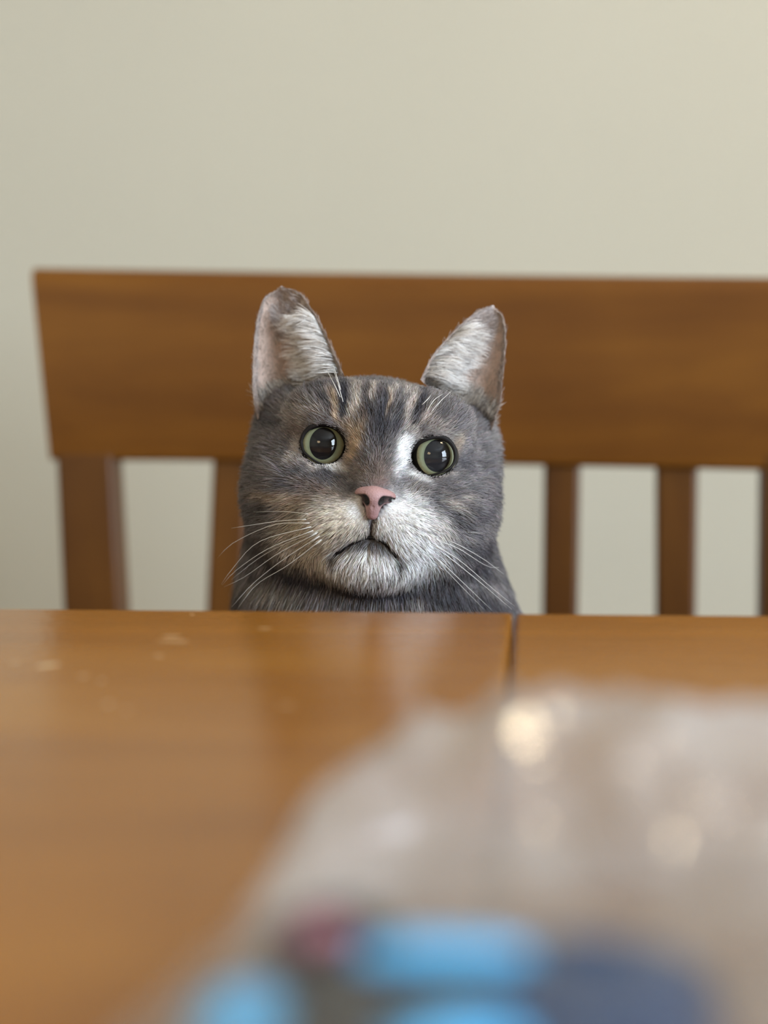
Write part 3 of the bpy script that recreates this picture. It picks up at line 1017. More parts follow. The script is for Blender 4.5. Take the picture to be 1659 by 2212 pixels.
# ear fur
def ear_strands(s):
    Pfw, Pbw = ear_front[s]
    out = []

    def grid_pt(A, i, j):
        i0 = np.clip(np.floor(i).astype(int), 0, NS - 1); j0 = np.clip(np.floor(j).astype(int), 0, NT - 1)
        u = (i - i0)[:, None]; v = (j - j0)[:, None]
        return A[i0, j0] * (1 - u) * (1 - v) + A[i0 + 1, j0] * u * (1 - v) + A[i0 + 1, j0 + 1] * u * v + A[i0, j0 + 1] * (1 - u) * v
    outx = HB[0] * s
    # kinds: count, t range, v range, length, layer, kind
    for (n, t0, t1, v0, v1, l0, l1, layer, kind) in ((2300, 0.02, 0.34, 0.04, 0.60, 6, 13, 0, 'tuft'), (2600, 0.06, 0.94, 0.0, 0.15, 4, 9, 0, 'base'), (4200, 0.0, 1.0, 0.0, 0.97, 1.2, 2.2, 0, 'down'), (1900, 0.04, 0.75, 0.50, 1.0, 2.0, 4.5, 0, 'upper'),
                                                    (5200, 0.0, 1.0, 0.0, 1.0, 1.8, 3.2, 1, 'back'), (1500, 0.0, 0.10, 0.0, 0.96, 1.6, 3.0, 0, 'rim'), (1100, 0.94, 1.0, 0.0, 0.96, 1.0, 2.0, 0, 'rim')):
        t = rng.uniform(t0, t1, n); v = rng.uniform(v0, v1, n)
        if kind == 'tuft': t = t0 + (t1 - t0) * rng.random(n) ** 1.4
        A = Pfw if layer == 0 else Pbw
        p = grid_pt(A, v * NS, t * NT)
        up = unit(grid_pt(A, np.minimum(v * NS + 1, NS), t * NT) - grid_pt(A, np.maximum(v * NS - 1, 0), t * NT))
        ac = unit(grid_pt(A, v * NS, np.minimum(t * NT + 1, NT)) - grid_pt(A, v * NS, np.maximum(t * NT - 1, 0)))
        nr = unit(np.cross(up, ac)) 
        nr *= np.sign((nr * HB[1]).sum(-1, keepdims=True) + 1e-9) * (1 if layer == 0 else -1)
        l = rng.uniform(l0, l1, n) * (1 - 0.75 * np.clip((v - 0.8) / 0.2, 0, 1))
        wob = 0.55 * np.stack([noise3(p * 300 + 5, 21), noise3(p * 300 + 25, 22), noise3(p * 300 + 45, 23)], -1) + 0.12 * rng.normal(size=(n, 3))
        if kind == 'tuft':
            d0 = outx * 0.55 + HB[1] * 0.65 + up * 0.40 + wob
            d1 = outx * 1.1 - HB[1] * 0.05 + up * 0.05 - HB[2] * 0.15 + wob
            c = np.where(rng.random((n, 1)) < 0.8, lin(240, 236, 232), lin(170, 160, 156))
        elif kind == 'base':
            d0 = HB[1] * 0.8 + up * 0.5 + outx * 0.3 + wob
            d1 = outx * 0.5 + HB[2] * 0.6 + HB[1] * 0.1 + wob
            c = np.where(rng.random((n, 1)) < 0.55, lin(206, 198, 188), lin(120, 112, 108))
        elif kind == 'upper':
            d0 = outx * 0.5 + nr * 0.35 + up * 0.7 + wob; d1 = outx * 0.6 + up * 0.6 + nr * 0.05 + wob
            c = np.where(rng.random((n, 1)) < 0.6, lin(214, 204, 200), lin(166, 152, 148))
        elif kind == 'down':
            d0 = up * 0.8 + nr * 0.3 + outx * 0.2 + wob; d1 = up + outx * 0.2 + wob
            c = np.tile(lin(196, 180, 168), (n, 1))
        elif kind == 'rim':
            d0 = up * 0.9 + wob * 0.6 ; d1 = up + wob * 0.6
            c = np.where(rng.random((n, 1)) < 0.6, lin(150, 138, 136), lin(196, 184, 176))
        else:
            d0 = up * 0.8 + nr * 0.4 + wob; d1 = up + nr * 0.05 + wob
            c = np.where(rng.random((n, 1)) < 0.7, lin(132, 122, 120), lin(176, 164, 156))
        d0, d1 = unit(d0), unit(d1)
        c = c * np.exp(rng.normal(0, 0.16, n))[:, None]
        S = np.zeros((n, NP, 3)); cu = p + nr * 0.0001; S[:, 0] = cu
        for k in range(1, NP):
            w = tt[k]
            cu = cu + unit(d0 * (1 - w) + d1 * w) * (l / (NP - 1) * MM)[:, None]
            S[:, k] = cu
        r = np.full(n, 0.085 if kind in ('tuft', 'base') else 0.06)
        out.append((S, c, r))
    return [np.concatenate(x) for x in zip(*out)]


def fur_object(name, S, C, R, mat, parent):
    hc = bpy.data.hair_curves.new(name)
    n = len(S)
    hc.add_curves([S.shape[1]] * n)
    hc.attributes['position'].data.foreach_set('vector', (S - CATI).astype(np.float32).ravel())
    rad = hc.attributes.get('radius') or hc.attributes.new('radius', 'FLOAT', 'POINT')
    prof = np.array([1.0, 1.0, 0.9, 0.65, 0.12])
    rad.data.foreach_set('value', (R[:, None] * prof[None] * MM).astype(np.float32).ravel())
    a = hc.attributes.new('coat', 'FLOAT_COLOR', 'CURVE')
    a.data.foreach_set('color', np.hstack([np.clip(C, 0, 1), np.ones((n, 1))]).astype(np.float32).ravel())
    hc.materials.append(mat)
    o = bpy.data.objects.new(name, hc)
    COL.objects.link(o)
    o.parent = parent
    return o


M['fur'] = attr_mat('cat_fur', 'coat', 0.5, 0.25)
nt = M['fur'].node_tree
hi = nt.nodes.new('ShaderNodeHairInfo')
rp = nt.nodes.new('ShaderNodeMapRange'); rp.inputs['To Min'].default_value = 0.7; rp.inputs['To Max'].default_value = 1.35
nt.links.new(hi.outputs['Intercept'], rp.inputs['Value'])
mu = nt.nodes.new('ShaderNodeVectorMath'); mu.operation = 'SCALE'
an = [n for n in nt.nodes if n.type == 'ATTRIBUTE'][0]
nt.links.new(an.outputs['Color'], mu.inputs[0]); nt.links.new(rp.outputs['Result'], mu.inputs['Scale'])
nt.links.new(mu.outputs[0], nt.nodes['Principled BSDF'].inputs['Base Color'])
e1 = ear_strands(-1); e2 = ear_strands(1)
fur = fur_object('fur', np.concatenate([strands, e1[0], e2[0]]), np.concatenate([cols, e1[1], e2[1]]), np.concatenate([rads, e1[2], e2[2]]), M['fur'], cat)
tag(fur, 'short grey tabby coat with dark stripes and white muzzle', kind='stuff')
print('strands', nS, 'body verts', len(allV))

# ---- eyes
def eye_mats():
    ir, nt, b = new_mat('cat_iris')
    tc = nt.nodes.new('ShaderNodeTexCoord')
    sp = nt.nodes.new('ShaderNodeVectorMath'); sp.operation = 'LENGTH'
    ml = nt.nodes.new('ShaderNodeVectorMath'); ml.operation = 'MULTIPLY'; ml.inputs[1].default_value = (1, 0, 1)
    nt.links.new(tc.outputs['Object'], ml.inputs[0]); nt.links.new(ml.outputs[0], sp.inputs[0])
    nz = nt.nodes.new('ShaderNodeTexNoise'); nz.inputs['Scale'].default_value = 900; nz.inputs['Detail'].default_value = 4
    nt.links.new(tc.outputs['Object'], nz.inputs['Vector'])
    ma = nt.nodes.new('ShaderNodeMath'); ma.operation = 'MULTIPLY_ADD'; ma.inputs[1].default_value = 0.0016
    nt.links.new(nz.outputs['Fac'], ma.inputs[0]); nt.links.new(sp.outputs['Value'], ma.inputs[2])
    mr = nt.nodes.new('ShaderNodeMapRange'); mr.inputs['From Min'].default_value = 0.0058; mr.inputs['From Max'].default_value = 0.0098
    nt.links.new(ma.outputs[0], mr.inputs['Value'])
    r = nt.nodes.new('ShaderNodeValToRGB')
    e = r.color_ramp.elements
    e[0].position, e[0].color = 0.0, s2l(92, 104, 84)
    e[1].position, e[1].color = 1.0, s2l(34, 34, 26)
    k = e.new(0.45); k.color = s2l(128, 134, 104)
    k = e.new(0.78); k.color = s2l(108, 100, 66)
    nt.links.new(mr.outputs['Result'], r.inputs['Fac'])
    nt.links.new(r.outputs['Color'], b.inputs['Base Color'])
    b.inputs['Roughness'].default_value = 0.6
    co = bpy.data.materials.new('cat_cornea'); co.use_nodes = True
    n2 = co.node_tree
    tr = n2.nodes.new('ShaderNodeBsdfTransparent'); gl = n2.nodes.new('ShaderNodeBsdfGlossy'); gl.inputs['Roughness'].default_value = 0.015
    fr_o = schlick(n2, 0.04)
    mx = n2.nodes.new('ShaderNodeMixShader')
    n2.links.new(fr_o, mx.inputs[0]); n2.links.new(tr.outputs[0], mx.inputs[1]); n2.links.new(gl.outputs[0], mx.inputs[2])
    n2.links.new(mx.outputs[0], n2.nodes['Material Output'].inputs['Surface'])
    return ir, co


M['iris'], M['cornea'] = eye_mats()
M['pupil'] = plain('cat_pupil_black', (0.002, 0.002, 0.004), 0.5, 0.1)
M['lid'] = plain('cat_eyelid_black', (0.008, 0.006, 0.006), 0.6, 0.25, 0.2, 900)
M['sclera'] = plain('cat_eyeball_dark', (0.02, 0.018, 0.016), 0.3, 0.5)

EYE_PX = {  # outline of the lid opening in the photo, clockwise from the left end
    -1: [(651, 953), (658, 936), (674, 923), (697, 918), (720, 924), (738, 940), (747, 962), (747, 984), (738, 997), (716, 1003), (690, 999), (668, 985), (655, 971)],
    1: [(879, 1006), (885, 984), (900, 963), (922, 950), (945, 945), (966, 952), (980, 970), (982, 992), (972, 1009), (950, 1020), (924, 1026), (903, 1022), (886, 1018)],
}
EYE_GAZE = {-1: (-3.0, 5.0), 1: (13.0, 3.0)}               # degrees to the cat's left in the photo's right, and up
IRIS_PX = {-1: (699, 961), 1: (936, 985)}

for s in (-1, 1):
    ix, iz = px_l(*IRIS_PX[s])
    cl = np.array([ix, -11.2, iz])
    cw = to_world(cl)
    eye = empty('eye', Vector(cw - CATI))
    eye.parent = cat
    gz, gu = EYE_GAZE[s]
    m3 = Matrix(((HR.x, -HF.x, HU.x), (HR.y, -HF.y, HU.y), (HR.z, -HF.z, HU.z)))   # local -Y looks forward
    rot = m3 @ Matrix.Rotation(math.radians(gz), 3, 'Z') @ Matrix.Rotation(math.radians(-gu), 3, 'X')
    eye.rotation_euler = rot.to_euler()
    # eyeball: sphere open in front
    ER = 11.0 * MM
    IR = 8.55 * MM

    def cap_ring(fn, r0, r1, n, seg=48, flip=False):
        verts, faces = [], []
        for i in range(n + 1):
            r = r0 + (r1 - r0) * i / n
            for k in range(seg):
                a = 2 * math.pi * k / seg
                x, y, z = fn(r, a)
                verts.append((x, y, z))
        for i in range(n):
            for k in range(seg):
                k2 = (k + 1) % seg
                q = (i * seg + k, i * seg + k2, (i + 1) * seg + k2, (i + 1) * seg + k)
                faces.append(q if not flip else q[::-1])
        return verts, faces
    amax = math.asin(IR / ER)
    v, f_ = cap_ring(lambda t, a: (ER * math.sin(t) * math.cos(a), -ER * math.cos(t), ER * math.sin(t) * math.sin(a)), amax, math.pi - 0.01, 20)
    mesh_from('eyeball', v, f_, M['sclera'], eye)
    y0 = -ER * math.cos(amax)
    # iris: a shallow dish with the pupil behind its opening
    pw, ph = 5.6 * MM, 6.7 * MM

    def iris_fn(t, a):
        rp = 1.0 / math.sqrt((math.cos(a) / pw) ** 2 + (math.sin(a) / ph) ** 2)
        r = rp + (IR - rp) * t
        return (r * math.cos(a), y0 - 0.6 * MM + 1.0 * MM * (1 - t) * 0.0 + 0.6 * MM * t, r * math.sin(a))
    v, f_ = cap_ring(iris_fn, 0.0, 1.0, 8)
    mesh_from('iris', v, f_, M['iris'], eye)
    v, f_ = cap_ring(lambda t, a: (t * 7.6 * MM * math.cos(a), y0 + 0.5 * MM, t * 7.6 * MM * math.sin(a)), 0.001, 1.0, 3)
    mesh_from('pupil', v, f_, M['pupil'], eye)
    # cornea: a dome a little tighter than the ball
    CR = 9.6 * MM
    ac = math.asin(min(0.999, IR * 1.0 / CR))
    yc = y0 + CR * math.cos(ac)
    v, f_ = cap_ring(lambda t, a: (CR * math.sin(t) * math.cos(a), yc - CR * math.cos(t), CR * math.sin(t) * math.sin(a)), 0.002, ac, 14, 64)
    mesh_from('cornea', v, f_, M['cornea'], eye)
    # lid rim: a dark band of skin following the opening
    rimP = []
    pts = EYE_PX[s] + EYE_PX[s][:1]
    cx = np.mean([p[0] for p in EYE_PX[s]]); cy = np.mean([p[1] for p in EYE_PX[s]])
    PR = resample(EYE_PX[s] + [EYE_PX[s][0]], 49)[:-1]
    Wm = np.array(rot)
    for (px, py) in PR:
        lx, lz = px_l(px, py)
        dx, dz = lx - cl[0], lz - cl[2]
        rr = math.hypot(dx, dz)
        # sit on the eyeball / brow surface
        yv = cl[1] + math.sqrt(max(0.0, 10.9 ** 2 - min(rr, 10.2) ** 2)) * 1.0 + 1.0
        rimP.append(to_world(np.array([lx, yv, lz])))
    rimP = np.array(rimP)
    n = len(rimP)
    verts, faces = [], []
    sides = 8
    cen = rimP.mean(0)
    fw = HB[1]
    for i in range(n):
        tng = unit(rimP[(i + 1) % n] - rimP[i - 1])
        outn = unit(np.cross(tng, fw)); 
        if outn @ (rimP[i] - cen) < 0: outn = -outn
        topw = 0.5 + 0.5 * ((rimP[i] - cen) @ HB[2]) / (7.5 * MM)
        inner = np.exp(-((((rimP[i] - cen) @ HB[0]) * -s / MM - 9) / 3.0) ** 2)
        low = np.clip(topw, 0, 1)
        wid = (0.42 + 0.62 * low ** 1.3 + 0.7 * inner) * MM
        for k in range(sides):
            a = 2 * math.pi * k / sides
            verts.append(rimP[i] + outn * (math.cos(a) * wid + wid * 0.55) + fw * math.sin(a) * 0.5 * MM - CATI)
    for i in range(n):
        for k in range(sides):
            k2 = (k + 1) % sides; i2 = (i + 1) % n
            faces.append((i * sides + k, i * sides + k2, i2 * sides + k2, i2 * sides + k))
    lid = mesh_from('eyelid', verts, faces, M['lid'], None)
    bpy.context.view_layer.update()
    lid.parent = eye
    lid.matrix_parent_inverse = (Matrix.Translation(Vector(cw - CATI)) @ rot.to_4x4()).inverted()

# ---- nose leather
NOSE = {}
nl = lambda px, py, y: np.array((px_l(px, py)[0], y, px_l(px, py)[1]))


def nose_sdf(Pw):
    P = to_local(Pw)
    d = sd_ell(P, nl(808, 1070, 14.6), (6.4, 5.0, 3.6))
    for s, q in ((-1, nl(786, 1068, 12.6)), (1, nl(836, 1074, 12.6))):
        d = smin(d, sd_ell(P, q, (3.6, 4.0, 2.6)), 2.0)
    d = smin(d, sd_cap(P, nl(808, 1078, 16.2), nl(805, 1110, 14.6), 3.9, 2.4), 2.2)
    # nostrils: commas that open to the sides
    for (a, b, c) in ((nl(787, 1082, 18.4), nl(778, 1080, 16.3), nl(768, 1072, 13.0)), (nl(830, 1086, 18.4), nl(840, 1085, 16.3), nl(852, 1081, 13.0))):
        d = smax(d, -sd_cap(P, a, b, 2.4, 2.0), 0.6)
        d = smax(d, -sd_cap(P, b, c, 1.8, 0.9), 0.6)
    d = smax(d, -sd_cap(P, nl(806, 1096, 18.8), nl(805, 1118, 18.0), 0.5, 0.7), 0.5)
    return d * MM


nw = to_world(nl(808, 1084, 13.6))
h = 0.0004
ax = [axis_coords([(nw[k] - r, nw[k] + r, h)]) for k, r in enumerate((0.0125, 0.0095, 0.0100))]
NV, NF = surface_nets(nose_sdf, *ax)
NV = project(nose_sdf, NV, 2, 1e-4)
NLc = to_local(NV)
ncol = np.tile(lin(176, 140, 139), (len(NV), 1))
edge = np.clip((np.abs(NLc[:, 0] - px_l(808, 1084)[0]) - 6.0) / 3.0, 0, 1)[:, None] * 0.6
ncol = ncol * (1 - edge) + lin(150, 112, 104) * edge
low = np.clip((px_l(806, 1100)[1] - NLc[:, 2]) / 4, 0, 1)[:, None] * 0.5
ncol = ncol * (1 - low) + lin(132, 84, 84) * low
dn = np.full(len(NV), 1e9)
for (a, b, c) in ((nl(787, 1082, 18.4), nl(778, 1080, 16.3), nl(768, 1072, 13.0)), (nl(830, 1086, 18.4), nl(840, 1085, 16.3), nl(852, 1081, 13.0))):
    dn = np.minimum(dn, np.minimum(sd_cap(NLc, a, b, 2.4, 2.0), sd_cap(NLc, b, c, 1.8, 0.9)))
wn_ = np.clip(1 - dn / 0.5, 0, 1)[:, None]
ncol = ncol * (1 - wn_) + lin(20, 12, 12) * wn_
NN = vert_normals(NV, NF)
if (nose_sdf(NV + NN * 3e-4) > nose_sdf(NV - NN * 3e-4)).mean() < 0.5: NF = NF[:, ::-1]
me = bpy.data.meshes.new('nose')
me.from_pydata((NV - CATI).tolist(), [], NF.tolist())
ca = me.attributes.new('coat', 'FLOAT_COLOR', 'POINT')
ca.data.foreach_set('color', np.hstack([ncol, np.ones((len(ncol), 1))]).astype(np.float32).ravel())
me.update()
M['nose'] = attr_mat('cat_nose_leather', 'coat', 0.5, 0.35)
nt = M['nose'].node_tree
tc = nt.nodes.new('ShaderNodeTexCoord'); vz = nt.nodes.new('ShaderNodeTexVoronoi'); vz.inputs['Scale'].default_value = 1500
bp = nt.nodes.new('ShaderNodeBump'); bp.inputs['Strength'].default_value = 0.35; bp.inputs['Distance'].default_value = 0.0004
nt.links.new(tc.outputs['Object'], vz.inputs['Vector']); nt.links.new(vz.outputs['Distance'], bp.inputs['Height'])
nt.links.new(bp.outputs['Normal'], nt.nodes['Principled BSDF'].inputs['Normal'])
nose = link_mesh('nose', me, M['nose'], cat)
nose['label'] = 'pink nose leather with dark nostrils'

# ---- lips: dark skin along the mouth, thicker at its corners
lipP = resample([m_ - np.array([0, 0.9, 0]) for m_ in mp3], 30)
lr = [(0.7 + 0.7 * abs(i / 29 * 2 - 1) ** 2.5) * (0.35 if i in (0, 29) else 1) * MM for i in range(30)]
tube_mesh('lip', to_world(lipP) - CATI, lr, M['lid'], cat, 8)

# ---- whiskers and brow hairs: each a tapered tube
M['whisker'] = plain('cat_whisker_white', (0.86, 0.84, 0.8), 0.35, 0.5)


def whisker(px_pts, d_pts, r0, name='whisker'):
    P = [np.array(at_depth(p[0], p[1], d)) for p, d in zip(px_pts, d_pts)]
    P = resample(P, 12) - CATI
    rad = [r0 * MM * (1 - 0.85 * (i / 11) ** 1.5) for i in range(12)]
    return tube_mesh(name, P, rad, M['whisker'], cat, 5)


WH = [
    # left of the photo
    ([(665, 1110), (610, 1105), (548, 1106)], .20), ([(660, 1122), (600, 1126), (500, 1141)], .26), ([(668, 1130), (590, 1134), (505, 1172), (470, 1205)], .26), ([(672, 1138), (560, 1170), (505, 1225), (478, 1262)], .24),
    ([(676, 1146), (580, 1185), (510, 1232), (480, 1264)], .27), ([(684, 1152), (600, 1196), (530, 1245), (484, 1268)], .24), ([(690, 1158), (610, 1210), (545, 1262), (500, 1312)], .26), ([(694, 1166), (620, 1222), (555, 1262), (515, 1312)], .27),
    ([(686, 1150), (622, 1172), (560, 1205), (500, 1252)], .2), ([(700, 1172), (672, 1205), (652, 1238)], .12),
    # right of the photo
    ([(900, 1140), (960, 1146), (1048, 1152)], .2), ([(900, 1150), (970, 1168), (1040, 1205), (1088, 1240)], .25), ([(904, 1158), (980, 1180), (1050, 1222), (1078, 1226)], .22), ([(896, 1166), (950, 1190), (1030, 1252), (1105, 1316)], .28),
    ([(890, 1172), (945, 1208), (1010, 1268), (1062, 1318)], .27), ([(886, 1178), (935, 1205), (1000, 1270), (1045, 1316)], .22), ([(905, 1162), (985, 1205), (1060, 1268), (1112, 1310)], .22),
]
for pts, r in WH:
    n = len(pts)
    dd = [HD - 0.014 + 0.0] + [HD + v for v in ([0.0, 0.012, 0.016] if n == 4 else [0.0, 0.010])]
    whisker(pts, dd, r * 0.75)
for pts in ([(741, 868), (729, 826), (718, 792)], [(736, 842), (728, 815), (719, 786)], [(735, 858), (722, 830), (706, 800)], [(922, 888), (938, 864), (958, 850)], [(912, 874), (924, 862), (932, 852)], [(930, 892), (950, 868), (975, 845)]):
    whisker(pts, [HD - 0.002, HD - 0.002, HD + 0.004], 0.16, 'brow_hair')

# ------------------------------------------------------------------ the plastic bag and what is in it
BAG_PX = [((200, 2330), .004), ((290, 2212), .006), ((400, 2060), .008), ((530, 1890), .012), ((610, 1760), .015), ((720, 1635), .020), ((810, 1570), .024), ((915, 1510), .028), ((1050, 1492), .030), ((1300, 1490), .031), ((1659, 1498), .030)]
edge_w = [on_z(p[0], p[1], TABLE_Z + z) for p, z in BAG_PX]
edge_xy = [(p.x, p.y) for p in edge_w] + [(0.15, 0.325), (0.185, 0.27), (0.19, 0.19), (0.15, 0.135), (0.06, 0.125), (-0.02, 0.14)]
bag_c = Vector((0.062, 0.235, TABLE_Z))
bm_m, nt, b = new_mat('clear_plastic_film')
nt.nodes.remove(b)
trn = nt.nodes.new('ShaderNodeBsdfTransparent'); trn.inputs['Color'].default_value = (0.97, 0.96, 0.95, 1)
dif = nt.nodes.new('ShaderNodeBsdfDiffuse'); dif.inputs['Color'].default_value = (0.8, 0.78, 0.78, 1)
tlu = nt.nodes.new('ShaderNodeBsdfTranslucent'); tlu.inputs['Color'].default_value = (0.8, 0.78, 0.78, 1)
glo = nt.nodes.new('ShaderNodeBsdfGlossy'); glo.inputs['Roughness'].default_value = 0.07
m1 = nt.nodes.new('ShaderNodeMixShader'); m1.inputs[0].default_value = 0.4
m2 = nt.nodes.new('ShaderNodeMixShader')
tc = nt.nodes.new('ShaderNodeTexCoord'); fz = nt.nodes.new('ShaderNodeTexNoise'); fz.inputs['Scale'].default_value = 26; fz.inputs['Detail'].default_value = 3; fz.inputs['Distortion'].default_value = 0.8
fm = nt.nodes.new('ShaderNodeMapRange'); fm.inputs['From Min'].default_value = 0.38; fm.inputs['From Max'].default_value = 0.68; fm.inputs['To Min'].default_value = 0.28; fm.inputs['To Max'].default_value = 0.56
nt.links.new(tc.outputs['Object'], fz.inputs['Vector']); nt.links.new(fz.outputs['Fac'], fm.inputs['Value']); 
# white haze mixed into the film, weak over the packets and full elsewhere
ce = nt.nodes.new('ShaderNodeMapping'); ce.vector_type = 'TEXTURE'
ce.inputs['Location'].default_value = (-0.052, -0.036, 0.0); ce.inputs['Scale'].default_value = (0.041, 0.029, 10.0)
nt.links.new(tc.outputs['Object'], ce.inputs['Vector'])
sy = nt.nodes.new('ShaderNodeVectorMath'); sy.operation = 'LENGTH'; nt.links.new(ce.outputs[0], sy.inputs[0])
gy = nt.nodes.new('ShaderNodeMapRange'); gy.inputs['From Min'].default_value = 0.85; gy.inputs['From Max'].default_value = 1.35; gy.inputs['To Min'].default_value = 0.12; gy.inputs['To Max'].default_value = 1.0
nt.links.new(sy.outputs['Value'], gy.inputs['Value'])
gm_ = nt.nodes.new('ShaderNodeMath'); gm_.operation = 'MULTIPLY'
nt.links.new(fm.outputs['Result'], gm_.inputs[0]); nt.links.new(gy.outputs['Result'], gm_.inputs[1]); nt.links.new(gm_.outputs[0], m2.inputs[0])
m3_ = nt.nodes.new('ShaderNodeMixShader')
fr_o = schlick(nt, 0.09, 0.7)
nt.links.new(dif.outputs[0], m1.inputs[1]); nt.links.new(tlu.outputs[0], m1.inputs[2])
nt.links.new(trn.outputs[0], m2.inputs[1]); nt.links.new(m1.outputs[0], m2.inputs[2])
nt.links.new(fr_o, m3_.inputs[0]); nt.links.new(m2.outputs[0], m3_.inputs[1]); nt.links.new(glo.outputs[0], m3_.inputs[2])
nt.links.new(m3_.outputs[0], nt.nodes['Material Output'].inputs['Surface'])
M['film'] = bm_m

# resample the closed outline by angle
OUT = resample([np.array(p) for p in edge_xy] + [np.array(edge_xy[0])], 161)[:-1]
NR = 64
verts = []
grid = np.zeros((NR + 1, 160, 3))
for i in range(NR + 1):
    r = i / NR
    grid[i, :, 0] = bag_c.x + (OUT[:, 0] - bag_c.x) * r
    grid[i, :, 1] = bag_c.y + (OUT[:, 1] - bag_c.y) * r
P = grid.reshape(-1, 3)
rr = np.repeat(np.arange(NR + 1) / NR, 160)
q = np.stack([P[:, 0] * 30, P[:, 1] * 30, np.zeros(len(P))], -1)
rid = 1 - np.abs(noise3(q + 3, 41)) * 1.6
rid2 = 1 - np.abs(noise3(q * 2.3 + 9, 42)) * 1.6
hump = np.maximum(0, 1 - rr ** 7.0) ** 0.5
rid3 = 1 - np.abs(noise3(q * 5.0 + 19, 43)) * 1.6
# higher towards the far end of the bag, lower near the camera
far = np.clip((P[:, 1] - 0.222) / 0.075, 0, 1)
far = far * far * (3 - 2 * far)
hh = (0.013 + 0.016 * far) * hump + (0.0025 + 0.0025 * far) * rid * hump + (0.002 + 0.0028 * far) * rid2 * hump + 0.0018 * rid3 * hump * (0.3 + far)
P[:, 2] = TABLE_Z + 0.0012 + np.maximum(hh, 0.0006)
top = P.copy()
ringv = []
faces = []
for i in range(1, NR):
    for k in range(160):
        k2 = (k + 1) % 160
        faces.append((i * 160 + k, (i + 1) * 160 + k, (i + 1) * 160 + k2, i * 160 + k2))
vl = top[160:]
faces = [tuple(x - 160 for x in f_) for f_ in faces]
cidx = len(vl)
vl = np.vstack([vl, [[bag_c.x, bag_c.y, top[0, 2]]]])
for k in range(160): faces.append((cidx, k, (k + 1) % 160))
# underside lying on the table
nb0 = len(vl)
rim_i = (NR - 1) * 160
under = vl[rim_i:rim_i + 160].copy(); under[:, 2] = TABLE_Z + 0.0004
under[:, :2] = np.array([bag_c.x, bag_c.y]) + (under[:, :2] - np.array([bag_c.x, bag_c.y])) * 0.985
vl = np.vstack([vl, under, [[bag_c.x, bag_c.y, TABLE_Z + 0.0004]]])
for k in range(160):
    k2 = (k + 1) % 160
    faces.append((rim_i + k, nb0 + k, nb0 + k2, rim_i + k2))
    faces.append((nb0 + 160, nb0 + k2, nb0 + k))
bag = mesh_from('plastic_bag', vl - np.array(bag_c), faces, M['film'])
bag.location = bag_c
tag(bag, 'crumpled clear plastic bag with blue packets inside, lying on the table', 'bag')


def packet(name, px, py, z, wx, wy, th, yaw, mat, label, tilt=0.0):
    """a small filled sachet: pillow body with two flat crimped ends"""
    c = on_z(px, py, z)
    N = 18
    verts, faces = [], []
    for side in (1, -1):
        for i in range(N + 1):
            for j in range(N + 1):
                u, v = i / N * 2 - 1, j / N * 2 - 1
                e = max(0, 1 - abs(u / 0.86) ** 3) if abs(u) < 0.86 else 0
                f2 = max(0, 1 - abs(v) ** 3.2)
                zz = th / 2 * (e * f2) ** 0.55 + 0.0003
                zz += 0.0006 * math.sin(v * 24) * (1 if abs(u) >= 0.86 else 0) * side
                verts.append((u * wx / 2, v * wy / 2 * (1 - 0.06 * (1 - abs(u))), side * zz))
    n1 = (N + 1) ** 2
    for i in range(N):
        for j in range(N):
            a = i * (N + 1) + j
            faces.append((a, a + N + 1, a + N + 2, a + 1))
            faces.append((n1 + a, n1 + a + 1, n1 + a + N + 2, n1 + a + N + 1))
    for i in range(N):
        for (a, b_) in ((i * (N + 1), (i + 1) * (N + 1)), ((i + 1) * (N + 1) + N, i * (N + 1) + N), (i + 1, i), (N * (N + 1) + i, N * (N + 1) + i + 1)):
            faces.append((a, b_, n1 + b_, n1 + a))
    o = mesh_from(name, verts, faces, mat)
    o.location = c
    o.rotation_euler = (tilt, 0, yaw)
    tag(o, label, 'packet', 'packets in the plastic bag')
    return o


M['navy'] = plain('navy_foil', s2l(14, 58, 104), 0.6, 0.2, 0.15, 60)
M['sky'] = plain('sky_blue_foil', s2l(90, 190, 255), 0.5, 0.5, 0.06, 60)
M['charcoal'] = plain('charcoal_foil', s2l(22, 28, 36), 0.5, 0.3, 0.3, 120)
M['mauve'] = plain('mauve_paper', s2l(150, 96, 110), 0.5, 0.4, 0.1, 60)
zb = TABLE_Z + 0.006
packet('navy_packet', 1265, 2185, zb + .002, 0.036, 0.034, 0.014, -0.12, M['navy'], 'navy blue foil packet, the largest in the clear bag')
packet('sky_blue_packet', 965, 2066, zb + .0098, 0.023, 0.007, 0.004, -0.1, M['sky'], 'long sky blue packet reaching from the mauve packet to the navy one')
packet('sky_blue_packet', 535, 2215, zb + .000, 0.015, 0.014, 0.009, 0.2, M['sky'], 'sky blue packet apart from the others at the bag edge')
packet('sky_blue_packet', 985, 2262, zb + .0098, 0.016, 0.008, 0.005, 0.15, M['sky'], 'short sky blue packet lying on a charcoal packet next to the navy packet')
packet('charcoal_packet', 735, 2060, zb + .003, 0.021, 0.018, 0.013, 0.25, M['charcoal'], 'charcoal packet under the small mauve one')
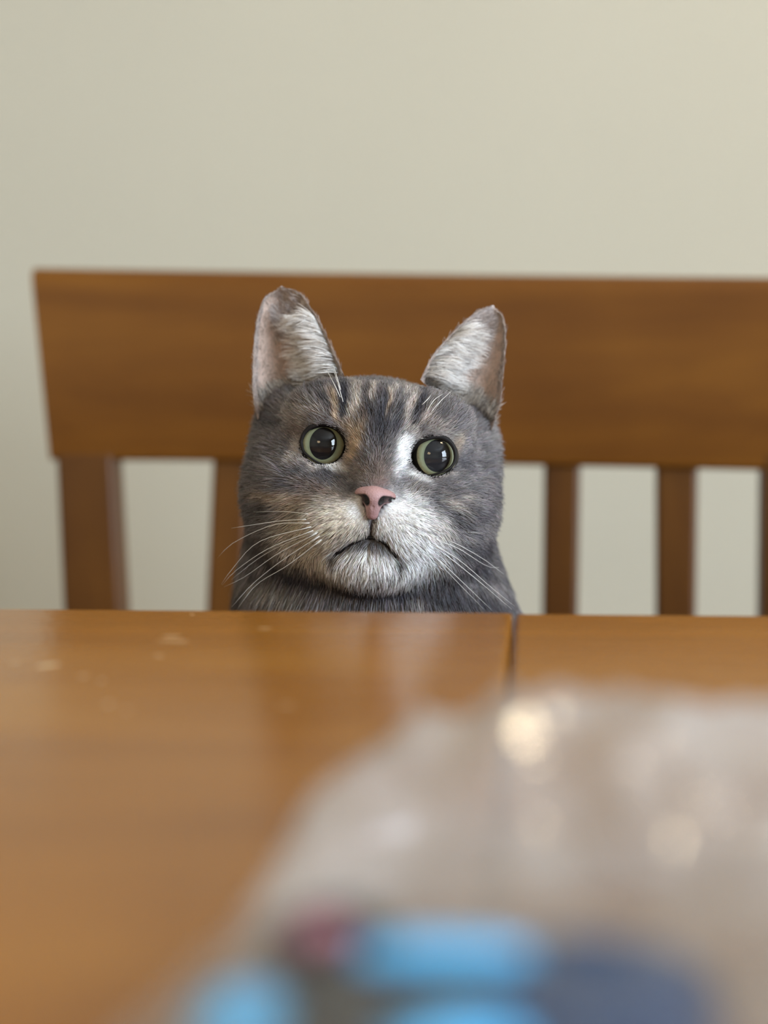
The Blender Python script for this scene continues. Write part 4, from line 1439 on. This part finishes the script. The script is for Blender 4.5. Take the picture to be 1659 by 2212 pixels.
packet('charcoal_packet', 850, 2165, zb + .003, 0.027, 0.022, 0.012, -0.1, M['charcoal'], 'charcoal packet between the sky blue packets')
packet('mauve_packet', 695, 2016, zb + .0105, 0.008, 0.007, 0.004, 0.2, M['mauve'], 'tiny mauve packet lying on a charcoal packet')

# ------------------------------------------------------------------ lamps of the room (behind and beside the camera)
def emit_mat(name, col, strength):
    m = bpy.data.materials.new(name); m.use_nodes = True
    nt = m.node_tree
    b = nt.nodes['Principled BSDF']
    b.inputs['Base Color'].default_value = (*col, 1)
    b.inputs['Emission Color'].default_value = (*col, 1)
    b.inputs['Emission Strength'].default_value = strength
    return m


M['bronze'] = plain('dark_bronze', (0.05, 0.04, 0.03), 0.4, 0.5, 0.1)


pl_ = empty('pendant_lamp', (-0.62, -0.55, RZ))
tag(pl_, 'pendant lamp with a warm glowing drum shade hanging over the table', 'lamp')
ph_ = 1.27 - RZ
lathe_mesh('mount', [(0.0, 0.0), (0.06, 0.0), (0.06, -0.025), (0.0, -0.03)], M['bronze'], pl_)
tube_mesh('cord', [(0, 0, -0.02), (0, 0, ph_ + 0.07)], [0.004, 0.004], M['bronze'], pl_, 8)
lathe_mesh('shade_cap', [(0.0, ph_ + 0.075), (0.17, ph_ + 0.075), (0.17, ph_ + 0.07), (0.0, ph_ + 0.07)], M['bronze'], pl_)
lathe_mesh('shade', [(0.17, ph_ + 0.07), (0.175, ph_), (0.17, ph_ - 0.07), (0.0, ph_ - 0.07)], emit_mat('warm_lamp_shade', (1.0, 0.74, 0.44), 8.5), pl_)
pend = empty('ceiling_lamp', (0.95, 0.55, RZ))
tag(pend, 'round ceiling lamp with a warm glowing glass dome', 'lamp')
lathe_mesh('mount', [(0.0, 0.0), (0.17, 0.0), (0.17, -0.03), (0.0, -0.03)], M['bronze'], pend)
lathe_mesh('dome', [(0.16, -0.03), (0.155, -0.06), (0.12, -0.095), (0.06, -0.115), (0.0, -0.12)], emit_mat('warm_dome_glass', (1.0, 0.80, 0.52), 29.0), pend)
